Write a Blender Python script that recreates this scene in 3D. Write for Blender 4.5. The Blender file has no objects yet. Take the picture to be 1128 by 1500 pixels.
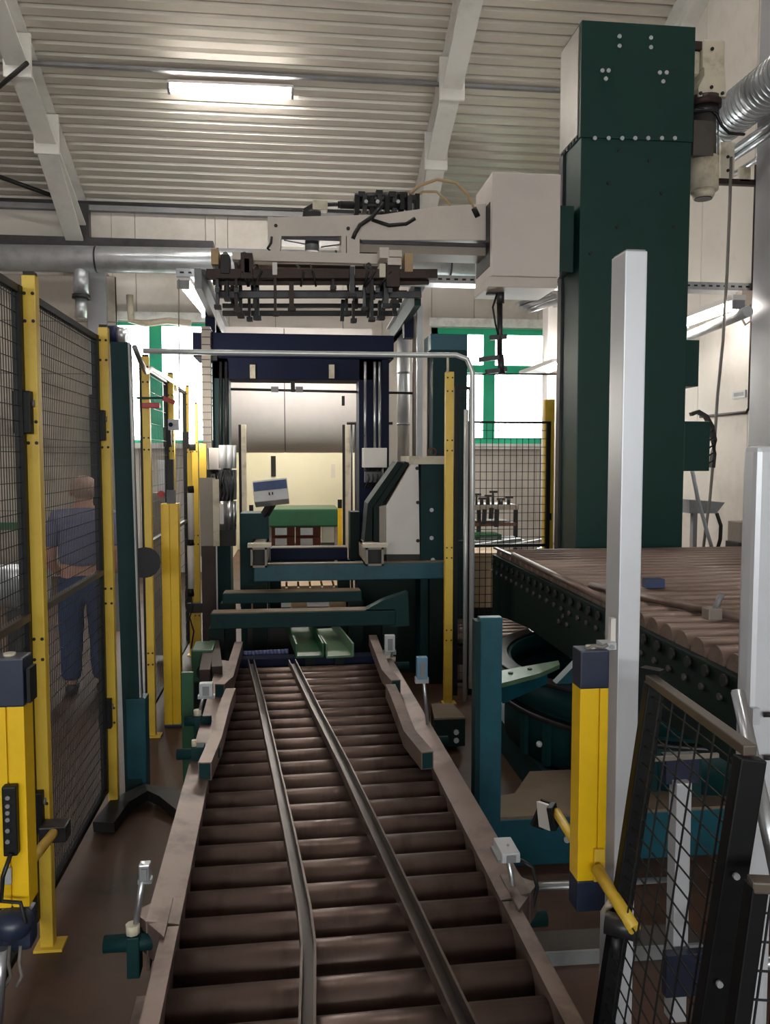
import bpy, bmesh, math, random
from mathutils import Vector, Matrix
random.seed(7)
SC = bpy.context.scene
COL = SC.collection
PI = math.pi

# ------------------------------------------------------------------ camera
W, H, F = 1128.0, 1500.0, 1200.0
CH = 1.70
PITCH = math.atan(79 / F)
YAW = math.atan(139 * math.cos(PITCH) / F)
cam_d = bpy.data.cameras.new('camera')
cam = bpy.data.objects.new('camera', cam_d); COL.objects.link(cam)
cam.location = (0, 0, CH)
cam.rotation_euler = (PI / 2 - PITCH, 0, -YAW)
cam_d.sensor_fit = 'VERTICAL'; cam_d.sensor_height = 36.0
cam_d.lens = 36.0 * F / H
cam_d.clip_start = 0.05; cam_d.clip_end = 200
SC.camera = cam

# ------------------------------------------------------------------ world, exposure
SC.view_settings.view_transform = 'Standard'
SC.view_settings.look = 'None'
SC.view_settings.exposure = 0.42
SC.view_settings.gamma = 1.0
SC.view_settings.use_curve_mapping = False
wd = bpy.data.worlds.new('overcast_sky'); SC.world = wd; wd.use_nodes = True
wd.node_tree.nodes['Background'].inputs[0].default_value = (1.0, 0.985, 0.97, 1)
wd.node_tree.nodes['Background'].inputs[1].default_value = 12.0
LAMP = 75.0       # brightness of the fluorescent tubes

# ------------------------------------------------------------------ photo <-> place
RM = Matrix.Rotation(-YAW, 3, 'Z') @ Matrix.Rotation(PI / 2 - PITCH, 3, 'X')
def ray(px, py):
    return RM @ Vector(((px - W / 2) / F, -(py - H / 2) / F, -1.0))
def at(px, py, Y):
    d = ray(px, py); t = Y / d.y
    return Vector((d.x * t, Y, CH + d.z * t))
def az(px, py, z):
    d = ray(px, py); t = (z - CH) / d.z
    return Vector((d.x * t, d.y * t, z))
def ax(px, py, X):
    d = ray(px, py); t = X / d.x
    return Vector((X, d.y * t, CH + d.z * t))
def R(px0, px1, py0, py1, Y, dep):
    mx, my = (px0 + px1) / 2, (py0 + py1) / 2
    return (at(px0, my, Y).x, at(px1, my, Y).x, Y, Y + dep, at(mx, py1, Y).z, at(mx, py0, Y).z)

# ------------------------------------------------------------------ materials
def lin(c):
    return tuple(((v / 255) / 12.92 if v <= 10 else (((v / 255) + 0.055) / 1.055) ** 2.4) for v in c)
M = {}
def mat(key, rgb, rough=0.5, metal=0.0, var=0.12, scale=6.0, dirt=None, bump=0.0, stretch=None, spec=0.5):
    m = bpy.data.materials.new(key); m.use_nodes = True
    nt = m.node_tree; N = nt.nodes; L = nt.links
    b = N['Principled BSDF']
    b.inputs['Roughness'].default_value = rough
    b.inputs['Metallic'].default_value = metal
    b.inputs['Specular IOR Level'].default_value = spec
    tc = N.new('ShaderNodeTexCoord'); mp = N.new('ShaderNodeMapping')
    if stretch: mp.inputs['Scale'].default_value = stretch
    L.new(tc.outputs['Object'], mp.inputs['Vector'])
    no = N.new('ShaderNodeTexNoise'); no.inputs['Scale'].default_value = scale
    no.inputs['Detail'].default_value = 6; no.inputs['Roughness'].default_value = 0.65
    L.new(mp.outputs[0], no.inputs['Vector'])
    rp = N.new('ShaderNodeValToRGB')
    c = lin(rgb)
    d = lin(dirt) if dirt else tuple(v * (1 - 2.2 * var) for v in c)
    hi = tuple(min(1, v * (1 + var)) for v in c)
    rp.color_ramp.elements[0].position = 0.30; rp.color_ramp.elements[0].color = (*d, 1)
    rp.color_ramp.elements[1].position = 0.72; rp.color_ramp.elements[1].color = (*hi, 1)
    e = rp.color_ramp.elements.new(0.5); e.color = (*c, 1)
    L.new(no.outputs['Fac'], rp.inputs[0]); L.new(rp.outputs[0], b.inputs['Base Color'])
    mr = N.new('ShaderNodeMapRange')
    mr.inputs[3].default_value = max(0.03, rough - 0.04); mr.inputs[4].default_value = min(1, rough + 0.05)
    L.new(no.outputs['Fac'], mr.inputs[0]); L.new(mr.outputs[0], b.inputs['Roughness'])
    if bump:
        bn = N.new('ShaderNodeBump'); bn.inputs['Strength'].default_value = bump; bn.inputs['Distance'].default_value = 0.01
        L.new(no.outputs['Fac'], bn.inputs['Height']); L.new(bn.outputs[0], b.inputs['Normal'])
    M[key] = m
    return m
def emat(key, rgb, strength):
    m = bpy.data.materials.new(key); m.use_nodes = True
    b = m.node_tree.nodes['Principled BSDF']
    b.inputs['Base Color'].default_value = (*lin(rgb), 1)
    b.inputs['Emission Color'].default_value = (*lin(rgb), 1)
    b.inputs['Emission Strength'].default_value = strength
    M[key] = m
mat('floor', (78, 51, 38), 0.55, 0, 0.25, 2.2, dirt=(34, 23, 19), bump=0.25)
mat('ceiling', (198, 191, 182), 0.34, 0.3, 0.05, 0.8)
mat('beam', (212, 210, 207), 0.5, 0, 0.04, 1.5, dirt=(194, 191, 187))
mat('wall', (206, 199, 193), 0.6, 0, 0.05, 0.7, dirt=(178, 170, 162))
mat('wall_dirty', (164, 155, 146), 0.7, 0, 0.1, 1.2, dirt=(110, 100, 92))
mat('cream_wall', (230, 226, 208), 0.6, 0, 0.03, 0.7)
mat('seam', (90, 86, 84), 0.7)
mat('green_frame', (20, 170, 130), 0.4, 0, 0.06, 3.0)
mat('sill', (225, 225, 225), 0.5)
mat('mast', (7, 53, 49), 0.4, 0, 0.1, 1.2, spec=0.35)
mat('mast_metal', (150, 146, 142), 0.4, 0.6, 0.1, 2)
mat('teal', (11, 47, 50), 0.55, 0, 0.15, 3.0, dirt=(8, 34, 37), spec=0.22)
mat('teal_blue', (18, 78, 94), 0.42, 0, 0.15, 3.0, dirt=(13, 56, 68), spec=0.4)
mat('green', (24, 78, 48), 0.4, 0, 0.15, 3.0)
mat('dark_green', (11, 30, 27), 0.6, 0, 0.15, 4.0, spec=0.2)
mat('green_light', (88, 116, 92), 0.4, 0.1, 0.15, 4.0)
mat('navy', (8, 17, 48), 0.6, 0, 0.12, 2.0, spec=0.2)
mat('yellow', (232, 186, 14), 0.38, 0, 0.05, 4.0)
mat('yellow_post', (222, 184, 62), 0.42, 0, 0.06, 3.0, dirt=(196, 150, 40))
mat('black', (11, 12, 16), 0.5, 0, 0.15, 5.0, spec=0.3)
mat('black_wire', (16, 17, 20), 0.6, 0.0, 0.1, 5.0)
mat('fence_grey_lit', (92, 82, 74), 0.45, 0.3)  # grey-brown rails; on top rails, light on black put into the colour
mat('cap', (36, 44, 66), 0.35, 0, 0.08, 8.0)
mat('roller', (108, 90, 85), 0.36, 0.65, 0.14, 4.0, dirt=(82, 64, 60), stretch=(2.5, 1, 1))
mat('roller2', (132, 112, 104), 0.42, 0.4, 0.2, 5.0, dirt=(92, 70, 62), stretch=(0.4, 3, 3))
mat('rail', (122, 104, 98), 0.42, 0.45, 0.15, 5.0, dirt=(78, 62, 58))
mat('rail_dark', (60, 52, 50), 0.34, 0.6, 0.1, 4.0, dirt=(44, 36, 34))
mat('rail_mid', (92, 78, 73), 0.38, 0.5, 0.12, 5.0, dirt=(62, 50, 47))
mat('rust', (96, 66, 52), 0.6, 0.3, 0.25, 6.0)
mat('rust_dark', (56, 41, 38), 0.55, 0.4, 0.25, 7.0)
mat('alu', (208, 209, 218), 0.36, 0.25, 0.05, 2.0)
mat('steel', (176, 178, 184), 0.28, 0.8, 0.08, 4.0)
mat('galv', (176, 180, 186), 0.3, 0.6, 0.14, 5.0)
mat('duct_white', (200, 202, 205), 0.35, 0.45, 0.1, 3.0)
mat('white', (214, 208, 206), 0.45, 0, 0.04, 2.0)
mat('white_arm', (202, 190, 184), 0.45, 0, 0.05, 2.0)
mat('box_white', (206, 196, 192), 0.45, 0, 0.04, 1.0)
mat('cream', (206, 196, 178), 0.5, 0, 0.1, 4.0, dirt=(150, 136, 116))
mat('grey', (128, 128, 132), 0.5, 0.1, 0.1, 4.0)
mat('grey_light', (182, 184, 190), 0.45, 0.1, 0.06, 3.0)
mat('grey_brown', (138, 128, 120), 0.5, 0.1, 0.1, 3.0)
mat('column', (150, 150, 156), 0.45, 0.1, 0.06, 2.0)
mat('dark', (24, 22, 23), 0.55, 0.1, 0.2, 6.0)
mat('dark_steel', (62, 60, 64), 0.38, 0.6, 0.2, 6.0)
mat('motor', (84, 78, 76), 0.5, 0.3, 0.15, 5.0)
mat('wood', (176, 146, 112), 0.7, 0, 0.15, 5.0, stretch=(1, 8, 1))
mat('beige', (214, 186, 156), 0.7, 0, 0.05, 3.0)
mat('plate_dust', (118, 102, 86), 0.7, 0.1, 0.15, 3.0)
mat('red', (170, 30, 34), 0.4)
mat('brick', (116, 62, 52), 0.7, 0, 0.15, 8.0)
mat('blue_chain', (84, 92, 132), 0.4, 0.4, 0.2, 8.0)
mat('sensor', (92, 132, 160), 0.4, 0.1, 0.08, 6.0)
mat('hose', (168, 140, 104), 0.55)
mat('cable', (120, 114, 110), 0.6)
mat('cable_black', (18, 18, 20), 0.5)
mat('skin', (196, 148, 132), 0.55, 0, 0.08, 14.0)
mat('hair', (176, 150, 140), 0.8, 0, 0.1, 30.0)
mat('shirt', (116, 116, 146), 0.85, 0, 0.1, 9.0)
mat('jeans', (52, 68, 110), 0.85, 0, 0.15, 9.0)
mat('shoe', (54, 46, 42), 0.6)
mat('screen', (70, 84, 120), 0.25, 0.1)
emat('tube_light', (255, 250, 240), LAMP)
emat('tube_soft', (255, 248, 232), LAMP)
emat('tube_wall', (255, 248, 238), LAMP * 0.35)
g = bpy.data.materials.new('glass'); g.use_nodes = True
gn = g.node_tree; gn.nodes.remove(gn.nodes['Principled BSDF'])
gt = gn.nodes.new('ShaderNodeBsdfTransparent'); gg = gn.nodes.new('ShaderNodeBsdfGlossy'); gm = gn.nodes.new('ShaderNodeMixShader')
gt.inputs[0].default_value = (0.94, 0.97, 0.96, 1); gg.inputs['Roughness'].default_value = 0.05; gm.inputs[0].default_value = 0.06
gn.links.new(gt.outputs[0], gm.inputs[1]); gn.links.new(gg.outputs[0], gm.inputs[2])
gn.links.new(gm.outputs[0], gn.nodes['Material Output'].inputs[0])
M['glass'] = g

# ------------------------------------------------------------------ mesh tools
WM = {}                                      # world matrix of every object made
class MB:
    def __init__(s): s.v = []; s.f = []; s.sm = []
    def add(s, vs, fs, smooth=False):
        n = len(s.v); s.v += [Vector(v) for v in vs]
        for f in fs: s.f.append(tuple(i + n for i in f)); s.sm.append(smooth)
        return s
    def box(s, x0, x1, y0, y1, z0, z1, m=None):
        if x0 > x1: x0, x1 = x1, x0
        if y0 > y1: y0, y1 = y1, y0
        if z0 > z1: z0, z1 = z1, z0
        vs = [Vector(p) for p in ((x0,y0,z0),(x1,y0,z0),(x1,y1,z0),(x0,y1,z0),(x0,y0,z1),(x1,y0,z1),(x1,y1,z1),(x0,y1,z1))]
        if m is not None: vs = [m @ v for v in vs]
        return s.add(vs, [(0,3,2,1),(4,5,6,7),(0,1,5,4),(1,2,6,5),(2,3,7,6),(3,0,4,7)])
    def bar(s, p, q, w, h, up=(0, 0, 1)):
        p, q = Vector(p), Vector(q); d = (q - p).normalized(); up = Vector(up)
        sd = d.cross(up)
        if sd.length < 1e-4: sd = d.cross(Vector((0, 1, 0)))
        sd.normalize(); u = sd.cross(d)
        a, b = sd * w / 2, u * h / 2
        vs = [p-a-b, p+a-b, p+a+b, p-a+b, q-a-b, q+a-b, q+a+b, q-a+b]
        return s.add(vs, [(0,1,2,3),(5,4,7,6),(0,4,5,1),(1,5,6,2),(2,6,7,3),(3,7,4,0)])
    def cyl(s, p, q, r, n=12, r2=None, caps=True):
        p, q = Vector(p), Vector(q); r2 = r if r2 is None else r2
        d = (q - p).normalized()
        a = d.cross(Vector((0, 0, 1)))
        if a.length < 1e-3: a = Vector((1, 0, 0))
        a.normalize(); b = d.cross(a)
        vs = []
        for k in range(n):
            t = 2 * PI * k / n; o = a * math.cos(t) + b * math.sin(t)
            vs += [p + o * r, q + o * r2]
        s.add(vs, [(2*k, 2*((k+1)%n), 2*((k+1)%n)+1, 2*k+1) for k in range(n)], True)
        if caps:
            m = len(s.v) - 2*n
            s.f.append(tuple(m + 2*k for k in reversed(range(n)))); s.sm.append(False)
            s.f.append(tuple(m + 2*k + 1 for k in range(n))); s.sm.append(False)
        return s
    def tube(s, pts, r, n=8):
        pts = [Vector(p) for p in pts]
        rings = []
        prev = None
        for i, p in enumerate(pts):
            d = (pts[min(i+1, len(pts)-1)] - pts[max(i-1, 0)]).normalized()
            a = d.cross(Vector((0, 0, 1))) if prev is None else prev - d * prev.dot(d)
            if a.length < 1e-3: a = d.cross(Vector((0, 1, 0)))
            a.normalize(); prev = a; b = d.cross(a)
            rings.append([p + (a*math.cos(2*PI*k/n) + b*math.sin(2*PI*k/n)) * r for k in range(n)])
        vs = [v for rg in rings for v in rg]
        fs = [(i*n+k, i*n+(k+1)%n, (i+1)*n+(k+1)%n, (i+1)*n+k) for i in range(len(pts)-1) for k in range(n)]
        s.add(vs, fs, True)
        m = len(s.v) - len(vs)
        s.f.append(tuple(m + k for k in reversed(range(n)))); s.sm.append(False)
        s.f.append(tuple(m + len(vs) - n + k for k in range(n))); s.sm.append(False)
        return s
    def rtube(s, pts, w, h):                 # rectangular bar along a polyline, kept upright
        pts = [Vector(p) for p in pts]; vs = []
        for i, p in enumerate(pts):
            d = (pts[min(i+1, len(pts)-1)] - pts[max(i-1, 0)]).normalized()
            sd = d.cross(Vector((0, 0, 1)))
            if sd.length < 1e-4: sd = Vector((1, 0, 0))
            sd.normalize(); u = sd.cross(d)
            a, b = sd*w/2, u*h/2
            vs += [p-a-b, p+a-b, p+a+b, p-a+b]
        n = len(pts); fs = []
        for i in range(n-1):
            for k in range(4): fs.append((i*4+k, i*4+(k+1)%4, (i+1)*4+(k+1)%4, (i+1)*4+k))
        fs += [(3,2,1,0), tuple((n-1)*4+k for k in range(4))]
        return s.add(vs, fs)
    def prism(s, poly, axis, a0, a1):        # poly 2D; axis 'x': (y,z), 'y': (x,z), 'z': (x,y)
        def P(p, a): return {'x': (a, p[0], p[1]), 'y': (p[0], a, p[1]), 'z': (p[0], p[1], a)}[axis]
        n = len(poly)
        return s.add([P(p, a0) for p in poly] + [P(p, a1) for p in poly],
                     [tuple(range(n)), tuple(reversed(range(n, 2*n)))] + [(k, k+n, (k+1)%n+n, (k+1)%n) for k in range(n)])
    def ball(s, c, r, n=10, m=6, sc=(1,1,1)):
        c = Vector(c); vs = []; fs = []
        for i in range(m+1):
            t = PI*i/m
            for k in range(n):
                u = 2*PI*k/n
                vs.append(c + Vector((math.sin(t)*math.cos(u)*sc[0], math.sin(t)*math.sin(u)*sc[1], math.cos(t)*sc[2]))*r)
        for i in range(m):
            for k in range(n): fs.append((i*n+k, (i+1)*n+k, (i+1)*n+(k+1)%n, i*n+(k+1)%n))
        return s.add(vs, fs, True)
    def ring(s, c, r0, r1, z0, z1, n=72):
        c = Vector(c); vs = []
        for k in range(n):
            a = 2*PI*k/n; u = Vector((math.cos(a), math.sin(a), 0))
            vs += [c + u*r0 + Vector((0,0,z0)), c + u*r1 + Vector((0,0,z0)), c + u*r1 + Vector((0,0,z1)), c + u*r0 + Vector((0,0,z1))]
        fs = []; sm = []
        for k in range(n):
            j = (k+1) % n
            for i in range(4): fs.append((4*k+i, 4*k+(i+1)%4, 4*j+(i+1)%4, 4*j+i)); sm.append(i in (1, 3))
        s.add(vs, fs); s.sm[-len(sm):] = sm
        return s
    def mesh(s, name, material, inv=None, bevel=0.0):
        me = bpy.data.meshes.new(name)
        vs = [inv @ v for v in s.v] if inv is not None else s.v
        me.from_pydata([tuple(v) for v in vs], [], s.f)
        me.polygons.foreach_set('use_smooth', s.sm)
        bm = bmesh.new(); bm.from_mesh(me)
        bmesh.ops.remove_doubles(bm, verts=bm.verts, dist=1e-6)
        bmesh.ops.recalc_face_normals(bm, faces=bm.faces)
        if bevel: bmesh.ops.bevel(bm, geom=[e for e in bm.edges if e.calc_face_angle(0) > 0.6], offset=bevel, segments=2, affect='EDGES', profile=0.6)
        bm.to_mesh(me); bm.free()
        if material: me.materials.append(M[material])
        return me
    def build(s, name, material, parent=None, local=False, bevel=0.0, kind=None, label=None):
        inv = None
        if parent is not None and not local: inv = WM[parent.name].inverted()
        me = s.mesh(name, material, inv, bevel)
        o = bpy.data.objects.new(name, me); COL.objects.link(o)
        if parent is not None: o.parent = parent
        WM[o.name] = WM[parent.name].copy() if parent is not None else Matrix.Identity(4)
        if kind: o['kind'] = kind
        if label: o['label'] = label
        return o
def inst(name, me, parent, loc, rot=None):   # a copy of an alike piece: shared mesh, world location
    o = bpy.data.objects.new(name, me); COL.objects.link(o)
    m = Matrix.Translation(Vector(loc)) @ (rot.to_4x4() if rot is not None else Matrix.Identity(4))
    if parent is not None:
        o.parent = parent; o.matrix_local = WM[parent.name].inverted() @ m
    else: o.matrix_world = m
    WM[o.name] = m
    return o
def thing(name, label, cat, loc=(0,0,0), rz=0.0, group=None):
    o = bpy.data.objects.new(name, None); COL.objects.link(o)
    o.empty_display_size = 0.1
    o.location = loc; o.rotation_euler = (0, 0, rz)
    WM[o.name] = Matrix.Translation(Vector(loc)) @ Matrix.Rotation(rz, 4, 'Z')
    o['label'] = label; o['category'] = cat
    if group: o['group'] = group
    return o
def tag(o, label, cat, group=None):
    o['label'] = label; o['category'] = cat
    if group: o['group'] = group
    return o
def struct(name):
    o = bpy.data.objects.new(name, None); COL.objects.link(o)
    WM[o.name] = Matrix.Identity(4); o['kind'] = 'structure'
    return o
def single(name, mb, material, label, cat, group=None, bevel=0.0, base=None):
    c = Vector(base) if base is not None else Vector((sum(v.x for v in mb.v)/len(mb.v), sum(v.y for v in mb.v)/len(mb.v), min(v.z for v in mb.v)))
    me = mb.mesh(name, material, Matrix.Translation(-c), bevel)
    o = bpy.data.objects.new(name, me); COL.objects.link(o); o.location = c
    WM[o.name] = Matrix.Translation(c)
    return tag(o, label, cat, group)
BOLT = MB().cyl((0, 0, 0), (0, -0.012, 0), 0.016, 8).mesh('bolt', 'grey_light')
BOLT_D = MB().cyl((0, 0, 0), (0, -0.010, 0), 0.014, 8).mesh('bolt_dark', 'dark')
BOLT_X = MB().cyl((0, 0, 0), (-0.012, 0, 0), 0.013, 8).mesh('bolt_side', 'motor')
HOLE = MB().cyl((0, 0, 0), (0, -0.0015, 0), 0.006, 8).mesh('hole', 'dark')

# ================================================================== THE HALL
YB = 12.4                                     # back wall
XR, XL, YF = 4.45, -6.2, -6.4
ZB = at(330, 307, YB).z                       # eaves
SL = 0.4217
YR = 3.0                                      # ridge
def roofz(Y): return ZB + SL * (YB - Y) if Y >= YR else ZB + SL * (YB - YR) - SL * (YR - Y)
def roof_hit(px, py):
    d = ray(px, py); t = (ZB + SL * YB - CH) / (d.z + SL * d.y)
    return Vector((0, 0, CH)) + d * t
MB().box(XL, XR + 0.3, YF, YB + 3.2, -0.2, 0.0).build('floor', 'floor', kind='structure')
# windows (openings in the back wall)
wz0, wz1 = at(720, 650, YB).z, at(720, 482, YB).z
w2x0, w2x1 = at(632, 560, YB).x, at(806, 560, YB).x
w1x0, w1x1 = at(168, 560, YB).x, at(318, 560, YB).x
dx0, dx1 = at(338, 700, YB).x, at(560, 700, YB).x
dz1 = at(430, 640, YB).z
wb = struct('wall_back')
def wall_seg(x0, x1, z0, z1, m='wall'):
    MB().box(x0 + 0.004, x1 - 0.004, YB, YB + 0.12, z0, z1).build('wall_panel', m, wb)
cuts = sorted(set([round(XL + i * 1.0, 3) for i in range(11)] + [XR, w1x0, w1x1, w2x0, w2x1, dx0, dx1]))
for a, b in zip(cuts[:-1], cuts[1:]):
    if b - a < 0.02: continue
    c = (a + b) / 2
    op = []
    if w1x0 < c < w1x1: op.append((wz0, wz1))
    if w2x0 < c < w2x1: op.append((wz0, wz1))
    if dx0 < c < dx1: op.append((0, dz1))
    op.sort()
    z = 0.0
    if len(op) == 2 and op[0][1] >= op[1][0]: op = [(op[0][0], max(op[0][1], op[1][1]))]
    for z0, z1 in op:
        if z0 - z > 0.02: wall_seg(a, b, z, z0)
        z = z1
    wall_seg(a, b, z, ZB + 0.05)
MB().box(XL, w1x0, YB + 0.12, YB + 0.14, 0, ZB).box(w1x1, dx0, YB + .12, YB + .14, 0, ZB).box(dx0, dx1, YB+.12, YB+.14, dz1, ZB).box(dx1, w2x0, YB + .12, YB + .14, 0, ZB).box(w2x1, XR, YB + .12, YB + .14, 0, ZB).box(w1x0, w1x1, YB+.12, YB+.14, wz1, ZB).box(w2x0, w2x1, YB+.12, YB+.14, wz1, ZB).box(w2x0, w2x1, YB+.12, YB+.14, 0, wz0).box(w1x0, w1x1, YB+.12, YB+.14, 0, wz0).build('backing', 'seam', wb)
# room behind the doorway
wi = struct('wall_inner')
MB().box(dx0 - .10, dx1 + .6, YB + 3.0, YB + 3.1, 0, 3.6).build('wall_face', 'cream_wall', wi)
MB().box(dx0 - .16, dx0 - .10, YB + .14, YB + 3.1, 0, 3.6).build('side_face', 'cream_wall', wi)
MB().box(dx1 + .6, dx1 + .7, YB + .14, YB + 3.1, 0, 3.6).build('side_face', 'cream_wall', wi)
MB().box(dx0 - .16, dx1 + .7, YB + .14, YB + 3.1, 3.6, 3.7).build('soffit', 'cream_wall', wi)
# right, left, front walls
wr = struct('wall_right')
y = YF
while y < YB:
    MB().box(XR, XR + 0.12, y + 0.004, min(y + 1.0, YB) - 0.004, 0, roofz(max(YR, y)) if y > YR else roofz(y + 1.0) + 0.4).build('wall_panel', 'wall', wr)
    y += 1.0
MB().box(XR + .12, XR + .16, YF, YB, 0, roofz(YR)).build('backing', 'seam', wr)
MB().box(XL - .12, XL, YF, YB, 0, roofz(YR)).build('wall_left', 'wall', kind='structure')
fz0, fz1, fx0, fx1 = 1.7, 3.1, XL + 1.2, XR - .8
MB().box(XL, XR, YF - .12, YF, 0, fz0).box(XL, XR, YF - .12, YF, fz1, ZB + .1).box(XL, fx0, YF - .12, YF, fz0, fz1).box(fx1, XR, YF - .12, YF, fz0, fz1).build('wall_front', 'wall', kind='structure')
wf = struct('window_3')
for k in range(8):
    x = fx0 + (fx1 - fx0) * k / 7
    MB().box(x - .05, x + .05, YF - .1, YF + .02, fz0, fz1).build('mullion', 'green_frame', wf)
    if k < 7: MB().box(x, x + (fx1 - fx0) / 7, YF - .06, YF - .052, fz0, fz1).build('pane', 'glass', wf)
pf = bpy.data.lights.new('daylight_portal', 'AREA'); pf.shape = 'RECTANGLE'; pf.size = fx1 - fx0; pf.size_y = fz1 - fz0
pf.cycles.is_portal = True
pfo = bpy.data.objects.new('daylight_portal', pf); COL.objects.link(pfo)
pfo.location = ((fx0 + fx1)/2, YF - .16, (fz0 + fz1)/2); pfo.rotation_euler = (PI/2, 0, 0)
# partition with horizontal boards behind the left fence
wp = struct('wall_partition')
PY = 12.15
px1_ = at(172, 600, PY).x
zz = [0.0] + [at(60, p, PY).z for p in (850, 748, 655, 547, 470, 402)]
for a, b in zip(zz[:-1], zz[1:]):
    MB().box(XL, px1_, PY, PY + 0.08, a + .006, b - .006).build('wall_panel', 'wall_dirty', wp)
MB().box(XL, px1_, PY + .02, PY + .1, 0, zz[-1]).build('backing', 'seam', wp)
# corrugated roof
ce = struct('ceiling')
prof = [(0, 0), (0.086, 0), (0.098, 0.045), (0.128, 0.045), (0.14, 0)]
def sheet(x0, x1, s0, s1, front):
    # s = distance along Y from the eaves
    pts = []
    s = s0
    while s < s1 - 1e-6:
        for a, h in prof[:-1]: pts.append((s + a, h))
        s += 0.14
    pts.append((s, 0))
    mb = MB(); vs = []
    for s_, h in pts:
        if front: Yv = YF + s_; zv = ZB + SL * s_ + h
        else: Yv = YB - s_; zv = ZB + SL * s_ + h
        vs += [(x0, Yv, zv), (x1, Yv, zv)]
    n = len(pts)
    mb.add(vs, [(2*i, 2*i+1, 2*i+3, 2*i+2) for i in range(n-1)])
    mb.build('roof_sheet', 'ceiling', ce)
bays = [XL - .1, at(118, 306, YB).x, at(612, 306, YB).x, XR + .15]
for k in range(3):
    for i in range(5):
        sheet(bays[k], bays[k+1], i * 1.96, (i + 1) * 1.96 if i < 4 else YB - YR + .02, False)
    sheet(bays[k], bays[k+1], 0, YR - YF, True)
# rafters
def rafter(X, label, front=False):
    t = thing('roof_beam', label, 'beam', (X, YB - .1, ZB - .5))
    def pz(Y, off): return roofz(Y) - off
    Y0, Y1 = YB - 0.1, YR
    for nm, a, b, w in (('top_flange', 0.0, 0.02, .24), ('bottom_flange', .36, .385, .24), ('web', .02, .36, .02)):
        MB().prism([(Y0, pz(Y0, a) - .002), (Y0, pz(Y0, b)), (Y1, pz(Y1, b)), (Y1, pz(Y1, a) - .002)], 'x', X - w/2, X + w/2).build(nm, 'beam', t)
    # haunch near the eaves
    Ya = YB - 1.55
    MB().prism([(Y0, pz(Y0, .385)), (Y0, pz(Y0, .72)), (Ya, pz(Ya, .46)), (Ya, pz(Ya, .385))], 'x', X - .01, X + .01).build('haunch', 'beam', t)
    MB().prism([(Y0, pz(Y0, .72)), (Y0, pz(Y0, .745)), (Ya, pz(Ya, .485)), (Ya, pz(Ya, .46))], 'x', X - .12, X + .12).build('haunch_flange', 'beam', t)
    for Yp in (Ya + .01, YB - 2.6):
        MB().prism([(Yp - .02, pz(Yp, .02)), (Yp + .02, pz(Yp, .02)), (Yp + .02, pz(Yp, .50)), (Yp - .02, pz(Yp, .50))], 'x', X - .15, X + .15).build('splice_plate', 'beam', t)
    MB().box(X - .16, X + .16, YB - .14, YB, ZB - .9, ZB - .02).build('end_plate', 'dark_steel', t)
    return t
rafter(bays[1] - .02, 'pale steel roof beam at upper left above the long horizontal duct')
rafter(bays[2], 'pale steel roof beam descending behind the white gripper arm and its hoses')
rafter(XR - .05, 'pale steel roof beam at the edge of the right wall')
MB().box(XL, XR, YB - .1, YB, ZB - .10, ZB - .01).build('trim_1', 'grey', kind='structure')
MB().box(XL, XR, YB - .12, YB - .04, ZB - .02, ZB + .02).build('trim_2', 'dark', kind='structure')
# thin purlin line and bracing rods at far left
single('bracing_rod', MB().cyl(at(-40, 160, 10.2), at(40, 92, 9.6), .025, 8), 'dark', 'upper dark bracing rod left of the left roof beam', 'rod')
single('bracing_rod', MB().cyl(at(-40, 245, 11.6), at(106, 297, 11.9), .03, 8), 'dark', 'lower dark bracing rod left of the left roof beam', 'rod')
single('purlin', MB().bar((XL, roof_hit(400, 108).y, roof_hit(400, 108).z - .03), (XR, roof_hit(400, 108).y, roof_hit(400, 108).z - .02), .06, .035), 'grey', 'grey purlin crossing the roof above the ceiling lamp', 'purlin')
# windows
def window(n, x0, x1, mull, trans):
    w = struct(n)
    fw = .045 if n == 'window_1' else .09
    MB().box(x0, x0 + fw, YB - .02, YB + .08, wz0, wz1).box(x1 - fw, x1, YB - .02, YB + .08, wz0, wz1).box(x0, x1, YB - .02, YB + .08, wz0, wz0 + fw).box(x0, x1, YB - .02, YB + .08, wz1 - fw, wz1).build('window_frame', 'green_frame', w)
    xs = [x0] + mull + [x1]
    for m_ in mull: MB().box(m_ - .09, m_ + .09, YB - .03, YB + .07, wz0, wz1).build('mullion', 'green_frame', w)
    zs = [wz0] + trans + [wz1]
    for t_ in trans: MB().box(x0, x1, YB - .025, YB + .07, t_ - .06, t_ + .06).build('transom', 'green_frame', w)
    for a, b in zip(xs[:-1], xs[1:]):
        for c, d in zip(zs[:-1], zs[1:]):
            MB().box(a, b, YB + .03, YB + .038, c, d).build('pane', 'glass', w)
    MB().box(x0 - .05, x1 + .05, YB - .12, YB + .02, wz0 - .08, wz0).build('window_sill', 'sill', w)
    MB().box(x0 - .05, x1 + .05, YB - .10, YB, wz1 + .02, wz1 + .14).build('lintel_trim', 'sill', w)
    p = bpy.data.lights.new('daylight_portal', 'AREA'); p.shape = 'RECTANGLE'; p.size = x1 - x0; p.size_y = wz1 - wz0
    p.cycles.is_portal = True
    po = bpy.data.objects.new('daylight_portal', p); COL.objects.link(po)
    po.location = ((x0 + x1)/2, YB + .16, (wz0 + wz1)/2); po.rotation_euler = (-PI/2, 0, 0)
window('window_1', w1x0, w1x1, [at(229, 560, YB).x], [])
window('window_2', w2x0, w2x1, [at(716, 560, YB).x], [at(716, 541, YB).z])
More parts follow.
